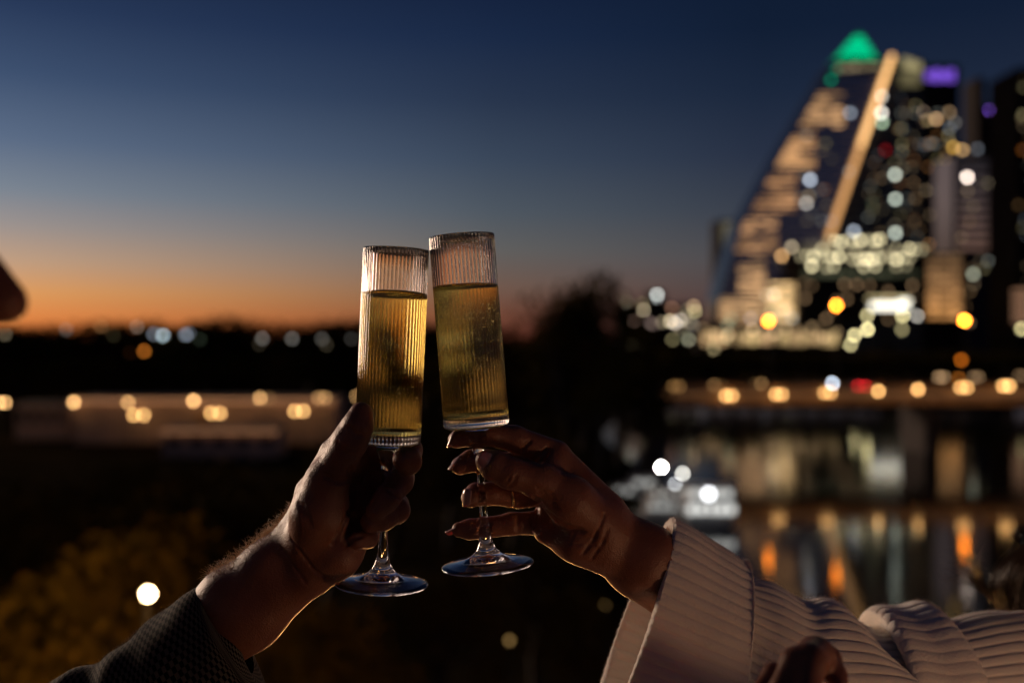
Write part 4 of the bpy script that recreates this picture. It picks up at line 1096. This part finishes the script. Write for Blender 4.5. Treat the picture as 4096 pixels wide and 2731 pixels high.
# torso and left sleeve, outside the picture
def vring(x, y, z, a, bb): return (Vector((x, y, z)), Vector((a*.84, -a*.54, 0)), Vector((-bb*.54, -bb*.84, 0)), 0.0)
parts.append(loft([vring(.62,.91,CAMZ-.17,.062,.060), vring(.62,.91,CAMZ-.215,.075,.07), vring(.61,.90,CAMZ-.29,.11,.085), vring(.61,.90,CAMZ-.38,.15,.12), vring(.61,.90,CAMZ-.55,.16,.125), vring(.61,.90,CAMZ-.80,.17,.15), vring(.61,.90,CAMZ-.88,.165,.15)], 60, 300, 40, .002))
def tring(p, q, f, r):
    p = Vector(p); q = Vector(q); dr = (q-p).normalized(); u = Vector((0,0,1)); w = dr.cross(u).normalized(); u = w.cross(dr)
    return (p.lerp(q, f), u*r, w*r, 0.0)
e1, e2, e3 = (.74,.80,CAMZ-.29), (.50,.70,CAMZ-.47), (.30,.63,CAMZ-.33)
parts.append(loft([tring(e1,e2,0,.065), tring(e1,e2,.5,.06), tring(e1,e2,.9,.055), tring(e2,e3,.1,.055), tring(e2,e3,.6,.05), tring(e2,e3,1,.055)], 50, 200, 30, .002))
sw_o = link('sweater', np_mesh('sweater', parts), swt); keepw(sw_o, woman)
trm = pmat('trouser_cloth', (.03,.03,.035), .9, .3, 40)
def legs(cx_, cy0, cy1, parent, f):
    pp = []
    for (x, y, x2, y2) in ((cx_[0], cy0, cx_[0]+f[0], cy0), (cx_[1], cy1, cx_[1]+f[0], cy1)):
        pp.append(loft([(Vector((x, y, CAMZ-.74)), Vector((.11,0,0)), Vector((0,-.105,0)), 0.0), (Vector((x,y,CAMZ-1.1)), Vector((.072,0,0)), Vector((0,-.072,0)), 0.0), (Vector((x,y,CAMZ-1.47)), Vector((.058,0,0)), Vector((0,-.055,0)), 0.0)], 20, 40, wr=.002))
    keepw(link('trousers', np_mesh('trousers', pp), trm), parent)
legs((-.53, -.53), .31, .49, man, (0,))
legs((.55, .67), .93, .86, woman, (0,))

# fuzz on the knit edges and the hair on the man's arm
def strands(name, lst, rad, mat, parent, kind=None):
    v = []; f = []
    for pts in lst:
        n = len(v); m = len(pts)
        for i, p in enumerate(pts):
            tdir = (pts[min(i+1, m-1)] - pts[max(i-1, 0)]); tdir = tdir / (np.linalg.norm(tdir)+1e-9)
            u = np.cross(tdir, (.3, .5, .8)); u /= np.linalg.norm(u)+1e-9; w = np.cross(tdir, u)
            r = rad * (1 - .75*i/(m-1))
            for k in range(3):
                a = 2*PI*k/3; v.append(tuple(p + (u*math.cos(a) + w*math.sin(a))*r))
        for i in range(m-1):
            for k in range(3):
                a = n+i*3+k; b_ = n+i*3+(k+1)%3; f.append((a, b_, b_+3, a+3))
    me = bpy.data.meshes.new(name); me.from_pydata(v, [], f)
    o = link(name, me, mat, None, True); 
    if kind: o['kind'] = kind
    return keepw(o, parent)
def hairmat(name, col, rough=.3):
    m = pmat(name, col, rough, Specular_IOR_Level=.6); return m
armhair = hairmat('arm_hair', (.85, .60, .34))
headhair = hairmat('brown_hair', (.050, .026, .014))
q = np.random.default_rng(5)
lst = []
up = np.array([(1168,2010),(1140,2075),(1090,2120),(1040,2165),(985,2208),(930,2250),(880,2282),(835,2310)], float)
for k in range(1150):
    t_ = q.random()**.8 * (len(up)-1.001); i = int(t_); pc = up[i]*(1-(t_-i)) + up[i+1]*(t_-i)
    tang = up[i+1]-up[i]; tang /= np.linalg.norm(tang); nr = np.array((tang[1], -tang[0])); nr = nr if nr[1] < 0 else -nr
    depth = q.uniform(-4, 26)
    inn = 3 + ((depth-12)/14)**2 * 26
    base = pc - nr*inn
    ln = q.uniform(18, 58) * (1 if t_ > 1 else .6); lean = q.normal(.35, .55)
    d1 = nr + tang*(-lean)*(-1 if q.random() < .18 else 1); d1 /= np.linalg.norm(d1)
    cu = q.normal(0, .45); pts = []
    for s_ in range(6):
        f_ = s_/5; ang_ = cu*f_*2
        dd = np.array((d1[0]*math.cos(ang_)-d1[1]*math.sin(ang_), d1[0]*math.sin(ang_)+d1[1]*math.cos(ang_)))
        xy = base + dd*ln*f_
        pts.append(np.array(PH(xy[0], xy[1], depth + q.normal(0, .2) + f_*q.uniform(-1, 4))))
    lst.append(pts)
strands('arm_hair', lst, .00024, armhair, man, 'stuff')

# jacket: checked tweed
jk = bpy.data.materials.new('checked_tweed'); jk.use_nodes = True; MATS['tw'] = jk
t = jk.node_tree; b = t.nodes['Principled BSDF']; b.inputs['Roughness'].default_value = .9; b.inputs['Sheen Weight'].default_value = .10; b.inputs['Specular IOR Level'].default_value = .05
uv = t.nodes.new('ShaderNodeUVMap'); ck = t.nodes.new('ShaderNodeTexChecker'); ck.inputs['Scale'].default_value = 1.0
ck.inputs['Color1'].default_value = (.002,.002,.003,1); ck.inputs['Color2'].default_value = (.17,.15,.12,1)
nz = t.nodes.new('ShaderNodeTexNoise'); nz.inputs['Scale'].default_value = 3.0; nz.inputs['Detail'].default_value = 2
mixn = t.nodes.new('ShaderNodeMix'); mixn.data_type = 'RGBA'; mixn.blend_type = 'MULTIPLY'; mixn.inputs[0].default_value = .7
bm = t.nodes.new('ShaderNodeBump'); bm.inputs['Strength'].default_value = .6; bm.inputs['Distance'].default_value = .0008
t.links.new(uv.outputs[0], ck.inputs['Vector']); t.links.new(uv.outputs[0], nz.inputs['Vector']); t.links.new(ck.outputs['Color'], mixn.inputs[6]); t.links.new(nz.outputs['Color'], mixn.inputs[7]); t.links.new(mixn.outputs[2], b.inputs['Base Color'])
t.links.new(ck.outputs['Fac'], bm.inputs['Height']); t.links.new(bm.outputs[0], b.inputs['Normal'])
def uvloft(name, rings, nu, nthe, mat, parent, su, sv, **kw):
    V, Q = loft(rings, nu, nthe, **kw); me = np_mesh(name, [(V, Q)])
    u = me.uv_layers.new(name='UVMap'); co = np.zeros((Q.size, 2))
    ii = Q.ravel()//nthe; jj = (Q.ravel() % nthe).astype(float).reshape(-1, 4)
    jj[:, 1:3] = np.where(jj[:, 1:3] == 0, nthe, jj[:, 1:3]); jj = jj.ravel()
    co[:, 0] = ii/(nu-1)*su; co[:, 1] = jj/nthe*sv; u.data.foreach_set('uv', co.ravel())
    return keepw(link(name, me, mat), parent)
CF0, CF1 = (797,2334,.712), (1066,2775,.712)
def jr(top, bot, near, sk=(0,0), e=0.0): return ringpx(top, bot, near, sk, extra=e)
jr_r = [jr((900,2330,.712),(1020,2700,.712), 28,(26,-14),-.003), jr((812,2345,.712),(1062,2768,.712), 34,(26,-14),-.0025), jr((797,2340,.712),(1066,2790,.712), 36,(26,-14),0), jr((780,2352,.712),(1050,2800,.712), 38,(24,-14),.0008),
        jr((700,2408,.715),(975,2880,.715), 40,(20,-14)), jr((600,2480,.72),(880,2970,.72), 42,(14,-10)), jr((520,2548,.72),(800,3040,.72), 43,(10,-8)), jr((440,2612,.72),(720,3110,.715), 44,(8,-8),.001),
        jr((370,2668,.72),(640,3180,.715), 45,(8,-8)), jr((270,2690,.715),(560,3250,.71), 46,(0,-8),.002), jr((180,2735,.71),(430,3330,.70), 47), jr((60,2830,.69),(260,3450,.68), 52)]
uvloft('jacket', jr_r, 150, 300, jk, man, 92, 62, wr=.0009, seed=3)
def tor(x, y, z, a, bb): return (Vector((x, y, z)), Vector((a, 0, 0)), Vector((0, -bb, 0)), 0.0)
uvloft('jacket', [tor(-.44,.40,CAMZ-.13,.075,.075), tor(-.46,.40,CAMZ-.155,.09,.10), tor(-.49,.40,CAMZ-.19,.12,.20), tor(-.50,.40,CAMZ-.26,.15,.225), tor(-.51,.40,CAMZ-.5,.155,.20), tor(-.52,.40,CAMZ-.8,.165,.20), tor(-.52,.40,CAMZ-.86,.16,.195)], 60, 120, jk, man, 190, 300, wr=.002)
e1, e2 = (-.50,.56,CAMZ-.20), (-.37,.685,CAMZ-.33); e3 = (-.30,.70,CAMZ-.27)
uvloft('jacket', [tring(e1,e2,0,.066), tring(e1,e2,.6,.060), tring(e1,e2,1,.056), tring(e2,e3,.6,.056)], 40, 80, jk, man, 50, 80, wr=.0015)
e1, e2, e3 = (-.50,.22,CAMZ-.21), (-.52,.16,CAMZ-.47), (-.40,.15,CAMZ-.63)
uvloft('jacket', [tring(e1,e2,0,.066), tring(e1,e2,.6,.058), tring(e1,e2,1,.054), tring(e2,e3,.5,.048), tring(e2,e3,1,.046)], 50, 80, jk, man, 90, 80, wr=.0015)
# fuzz of the tweed along its upper edge
lst = []; edge = np.array([(805,2343),(730,2388),(640,2450),(560,2512),(470,2588),(370,2666),(290,2690),(200,2728)], float)
for k in range(900):
    t_ = q.random()*(len(edge)-1.001); i = int(t_); pc = edge[i]*(1-(t_-i)) + edge[i+1]*(t_-i)
    b0 = np.array(PH(pc[0]+q.normal(0,2), pc[1]+6+q.random()*4, 14+q.normal(0,5))); d_ = q.normal(size=3); d_[2] = abs(d_[2])+.6; d_ /= np.linalg.norm(d_)
    lst.append([b0, b0 + d_*q.uniform(.0012,.003), b0 + d_*q.uniform(.002,.004) + q.normal(size=3)*.0008])
strands('cloth_fuzz', lst, .00007, pmat('tweed_fuzz', (.25,.22,.20), .9), man, 'stuff')
# fuzz of the knit: along the cuff edge and the top contour
lst = []; fz = pmat('knit_fuzz', (.75,.62,.58), .9)
Vc, Qc = parts[0]; Vc = Vc.reshape(110, 560, 3)
for k in range(3200):
    i = int(q.integers(26, 52)); j = int(q.integers(0, 560)); b0 = Vc[i, j]; d_ = q.normal(size=3)*.7 + (Vc[i, j] - Vc[i].mean(0))/np.linalg.norm(Vc[i, j]-Vc[i].mean(0)) + np.array((-.5,0,.1)); d_ /= np.linalg.norm(d_)
    ln = q.uniform(.001,.0026); lst.append([b0, b0 + d_*ln*.5, b0 + d_*ln + q.normal(size=3)*.0005])
for (Vx, nn, mm) in ((parts[0][0].reshape(110,560,3), (50,100), 560), (parts[1][0].reshape(150,560,3), (10,140), 560), (parts[2][0].reshape(170,600,3), (15,150), 600), (parts[3][0].reshape(100,560,3), (8,92), 560)):
    for k in range(1500):
        i = int(q.integers(*nn)); j = int(q.normal(0, mm*.02)) % mm
        b0 = Vx[i, j]; d_ = q.normal(size=3)*.6 + np.array((0,0,1.)); d_ /= np.linalg.norm(d_); ln = q.uniform(.001,.003)
        lst.append([b0, b0 + d_*ln*.5, b0 + d_*ln + q.normal(size=3)*.0006])
strands('knit_fuzz', lst, .00006, fz, woman, 'stuff')

# the woman's hair: low knot resting on her shoulder with a short spray of ends
lst = []
def bez(p, n=12):
    out = []
    m = len(p)-1
    for s_ in range(n+1):
        t_ = s_/n; w = [math.comb(m, k)*t_**k*(1-t_)**(m-k) for k in range(m+1)]
        out.append(sum(np.array(p[k])*w[k] for k in range(m+1)))
    return out
def H(px, py, mm): return np.array(P(px, py, .84 + mm/1000))
for k in range(2300):      # swept mass from the head down into the tie
    u_ = q.random(); v_ = q.normal(0, 1)
    if u_ < .8:
        r_ = q.random(); lx = 3950 + r_*130 + q.normal(0, 14); ly = 2290 - r_*40
        lst.append(bez([H(4010+r_*60+q.normal(0,10), 2440, v_*8), H(lx-5, 2370-r_*30, v_*9), H(lx+q.normal(0,26), 2300-r_*70+q.normal(0,18), v_*10), H(4045+r_*60+q.normal(0,26), 2165+r_*60+q.normal(0,24), v_*12), H(4200+q.normal(0,20), 2120+r_*90, v_*14), H(4380, 2130+r_*130, v_*18)], 12))
    else:
        lst.append(bez([H(4090+q.normal(0,14), 2440, v_*8), H(4080, 2330, v_*12), H(4100+q.normal(0,20), 2300+q.normal(0,40), 8), H(4380, 2180+q.normal(0,60), v_*18)], 10))
for k in range(230):      # loose ends towards the left
    a_ = q.random(); tip = (3752 + a_*200 + q.normal(0,10), 2290 + q.normal(0,38) - a_*20)
    if q.random() < .6: tip = (3850 + q.random()*110, 2290 + q.normal(0, 45) - 30*q.random())
    z_ = q.normal(0, 7)
    lst.append(bez([H(4010+q.normal(0,14), 2425+q.normal(0,6), z_), H(3960, 2385+q.normal(0,10), z_), H(3890+q.normal(0,14), 2320+q.normal(0,16), z_), H((tip[0]+3860)/2, tip[1]-20+q.normal(0,22), z_), H(tip[0], tip[1]+q.normal(0,12), z_+q.normal(0,4))], 11))
for k in range(70):       # flyaways
    lst.append(bez([H(4080,2180,0), H(4050+q.normal(0,25),2100+q.normal(0,20),4), H(4090+q.normal(0,30),2100+q.normal(0,18),5), H(4150,2170+q.normal(0,10),0)], 9))
strands('hair', lst, .00020, headhair, woman)
s4 = SDF((.40,.78,CAMZ-.25), (.75,1.04,CAMZ+.14), .004)
hw = np.array(headW)
s4.cone(hw+(.03,.03,.04), hw+(.0,.01,.05), .092, .088, .02)
s4.cone(hw+(.04,.05,.0), hw+(.0,.06,-.10), .075, .055, .03)
s4.cone(tuple(H(4450,2220,10)), tuple(H(4260,2270,6)), .020, .011, .02); s4.cone(tuple(H(4260,2270,6)), tuple(H(4190,2330,4)), .010, .007, .01); s4.cone(tuple(H(4190,2330,4)), tuple(H(4150,2410,4)), .006, .004, .01)
s4.cone(hw+(-.03,-.10,-.02), hw+(-.05,-.08,-.05), .075, .065, .01, carve=True)
keepw(link('hair', np_mesh('hair', [s4.mesh()]), headhair), woman)
# the man's hair
s5 = SDF((-.46,.26,CAMZ-.08), (-.18,.54,CAMZ+.20), .004); hm = np.array(headM)
s5.cone(hm+(-.045,0,.042), hm+(.0,0,.052), .090, .080, .02); s5.cone(hm+(.09,0,-.03), hm+(.09,0,-.05), .07, .07, .01, carve=True)
keepw(link('hair', np_mesh('hair', [s5.mesh()]), headhair), man)

# ================================================================== flutes
glassm = bpy.data.materials.new('clear_glass'); glassm.use_nodes = True
t = glassm.node_tree; t.nodes.clear(); o_ = t.nodes.new('ShaderNodeOutputMaterial'); gg = t.nodes.new('ShaderNodeBsdfGlass'); gg.inputs['IOR'].default_value = 1.5; gg.inputs['Roughness'].default_value = 0.0; gg.inputs['Color'].default_value = (.985,.985,1,1)
t.links.new(gg.outputs[0], o_.inputs[0])
winem = bpy.data.materials.new('champagne_liquid'); winem.use_nodes = True
t = winem.node_tree; t.nodes.clear(); o_ = t.nodes.new('ShaderNodeOutputMaterial'); gg = t.nodes.new('ShaderNodeBsdfGlass'); gg.inputs['IOR'].default_value = 1.34; gg.inputs['Roughness'].default_value = 0.0; gg.inputs['Color'].default_value = (1.0,.93,.55,1)
t.links.new(gg.outputs[0], o_.inputs[0])
bubm = bpy.data.materials.new('gas_bubble'); bubm.use_nodes = True
t = bubm.node_tree; t.nodes.clear(); o_ = t.nodes.new('ShaderNodeOutputMaterial'); gg = t.nodes.new('ShaderNodeBsdfGlass'); gg.inputs['IOR'].default_value = .75; t.links.new(gg.outputs[0], o_.inputs[0])
NR = 54; SEG = NR*8
R0 = .0231
def rib(z):      # rib depth along the bowl
    return .00075 * min(1, max(0, (z-.1015)/.002)) * min(1, max(0, (.2345 - z)/.001)*.5 + .5)
def lathe(prof, seg):
    V = []; Q = []; n = 0
    th = np.arange(seg)*2*PI/seg
    pr = []
    for (r, z, rb) in prof:
        rr = r - rb*(1 - np.abs(np.cos(NR*th/2))**.8)
        pr.append(np.stack([rr*np.cos(th), rr*np.sin(th), np.full(seg, z)], 1))
    V = np.concatenate(pr); idx = np.arange(len(prof)*seg).reshape(len(prof), seg)
    Q = np.stack([idx[:-1], np.roll(idx, -1, 1)[:-1], np.roll(idx, -1, 1)[1:], idx[1:]], -1).reshape(-1, 4)
    return V, Q
HB, HT = .0985, .2345      # bowl bottom, rim
outer = [(.0001,.0058,0),(.005,.0052,0),(.010,.0040,0),(.016,.0026,0),(.022,.0013,0),(.027,.0004,0),(.0305,0,0),(.0322,.0002,0),(.0327,.0008,0),(.0324,.0015,0),(.0312,.0019,0),(.0285,.0024,0),(.0260,.0028,0),(.0235,.0034,0),(.0210,.0039,0),(.0185,.0046,0),(.0160,.0053,0),(.0135,.0063,0),(.0112,.0076,0),(.0090,.0094,0),(.0070,.0120,0),(.0054,.0155,0),(.0041,.0210,0),(.0033,.0280,0),(.00275,.0400,0),(.0026,.0520,0),(.00265,.0640,0),(.0030,.0730,0),(.0037,.0800,0),(.0048,.0860,0),(.0062,.0905,0),(.0074,.0935,0),(.0082,.0960,0),(.0092,.0976,0),(.0115,.0983,0),(.0170,.0984,0),(.0206,.0986,0),(.0221,.0992,.0002),(.0228,.1004,.0006)]
for z in (.1012,.1020,.1035,.1050,.1200,.1400,.1600,.1800,.2000,.2200,.2335): outer.append((R0, z, .00048))
rim = [(R0-.0001,.2342,.0004),(R0-.0005,.2346,.0003),(R0-.0009,.2345,.0001),(R0-.0012,.2340,0)]
inner = [(R0-.0015,.2300,0),(R0-.0017,.2000,0),(R0-.0017,.1600,0),(R0-.0017,.1200,0),(R0-.0017,.1110,0),(R0-.0017,.1095,0),(R0-.0018,.1085,0),(R0-.0028,.1062,0),(R0-.0040,.1056,0),(R0-.0060,.1052,0),(R0-.0075,.1051,0),(.0080,.1049,0),(.0001,.1048,0)]
flute_V, flute_Q = lathe(outer + rim + inner, SEG)
fme = np_mesh('flute', [(flute_V, flute_Q)])
def place(o, top, bot, ref_top_z, ref_bot_z):
    """stand the glass so that its axis runs through two pixels at focus depth"""
    A_, B_ = P(*bot), P(*top); ax = (B_ - A_).normalized()
    qd = Vector((0,0,1)).rotation_difference(ax)
    o.rotation_mode = 'QUATERNION'; o.rotation_quaternion = qd; o.location = A_ - ax*ref_bot_z
    s_ = (B_ - A_).length / (ref_top_z - ref_bot_z)
    return s_
def flute(name, label, top, bot, twist=0):
    o = link(name, fme, glassm); tag(o, label, 'champagne flute', 'clinking ribbed flutes')
    return o
gl = flute('champagne_flute', 'ribbed champagne flute on the left, held by the bare hairy forearm', None, None)
s1 = place(gl, (1585,997,.70), (1526,2332,.70), HT, .001)
gr = flute('champagne_flute', 'ribbed champagne flute on the right, held by the hand with a ring', None, None)
s2 = place(gr, (1846,944,.702), (1950,2256,.702), HT, .001)
gl.scale = (1,1,s1); gr.scale = (1,1,s2)
print('flute scale', s1, s2)
RI = R0 - .0017 + .00012
def wine(o, lvl, tilt, s_, label, ty=0.0):
    """tilt: slope of the surface in the glass's own frame (x)"""
    prof = [(.0001,.10470),(.0080,.10475),(R0-.0061+.0001,.1051),(R0-.0028+.0001,.1061),(R0-.0018+.00012,.1084),(RI,.1100),(RI,.115),(RI,.15),(RI,.18),(RI,lvl-.003),(RI,lvl-.0012),(RI,lvl-.0002)]
    seg = 128; th = np.arange(seg)*2*PI/seg; rows = []
    for r, z in prof: rows.append(np.stack([r*np.cos(th), r*np.sin(th), z + (tilt*r*np.cos(th) + ty*r*np.sin(th))*(1.0 if z > .185 else 0.0)], 1))
    for dr, dz in ((0, .0012), (-.0003, .0006), (-.0008, .00025), (-.002, 0), (-.008, 0), (-.0155, 0), (-RI+.0001, 0)):
        r = RI + dr; rows.append(np.stack([r*np.cos(th), r*np.sin(th), lvl + dz + tilt*r*np.cos(th) + ty*r*np.sin(th)], 1))
    V = np.concatenate(rows); m = len(rows); idx = np.arange(m*seg).reshape(m, seg)
    Q = np.stack([idx[:-1], np.roll(idx, -1, 1)[:-1], np.roll(idx, -1, 1)[1:], idx[1:]], -1).reshape(-1, 4)
    w = link('champagne', np_mesh('champagne', [(V, Q)]), winem); tag(w, label, 'champagne', 'golden champagne in the flutes')
    w.rotation_mode = 'QUATERNION'; w.rotation_quaternion = o.rotation_quaternion; w.location = o.location; w.scale = o.scale
    return w
def zpix(py, top, bot): return HT + (py - top)/(bot - top)*(.001 - HT)
w1 = wine(gl, zpix(1182, 997, 2332), .02, s1, 'still golden champagne filling the left flute', -.08)
w2 = wine(gr, zpix(1150, 944, 2256), -.03, s2, 'golden champagne with rows of tiny bubbles in the right flute', -.03)
for w, n, zt in ((w2, 420, .197), (w1, 110, .195)):
    mb = MB()
    for k in range(n):
        rr = (q.random()**.5)*RI*.95; a_ = q.random()*6.283; z_ = .108 + (q.random()**.7)*(zt-.108)
        if q.random() < .45: rr = RI*.97; 
        mb.ball((rr*math.cos(a_), rr*math.sin(a_), z_), q.uniform(.00028,.00060), 6, 5)
    mb.build('bubbles', bubm, w, True, 'stuff')
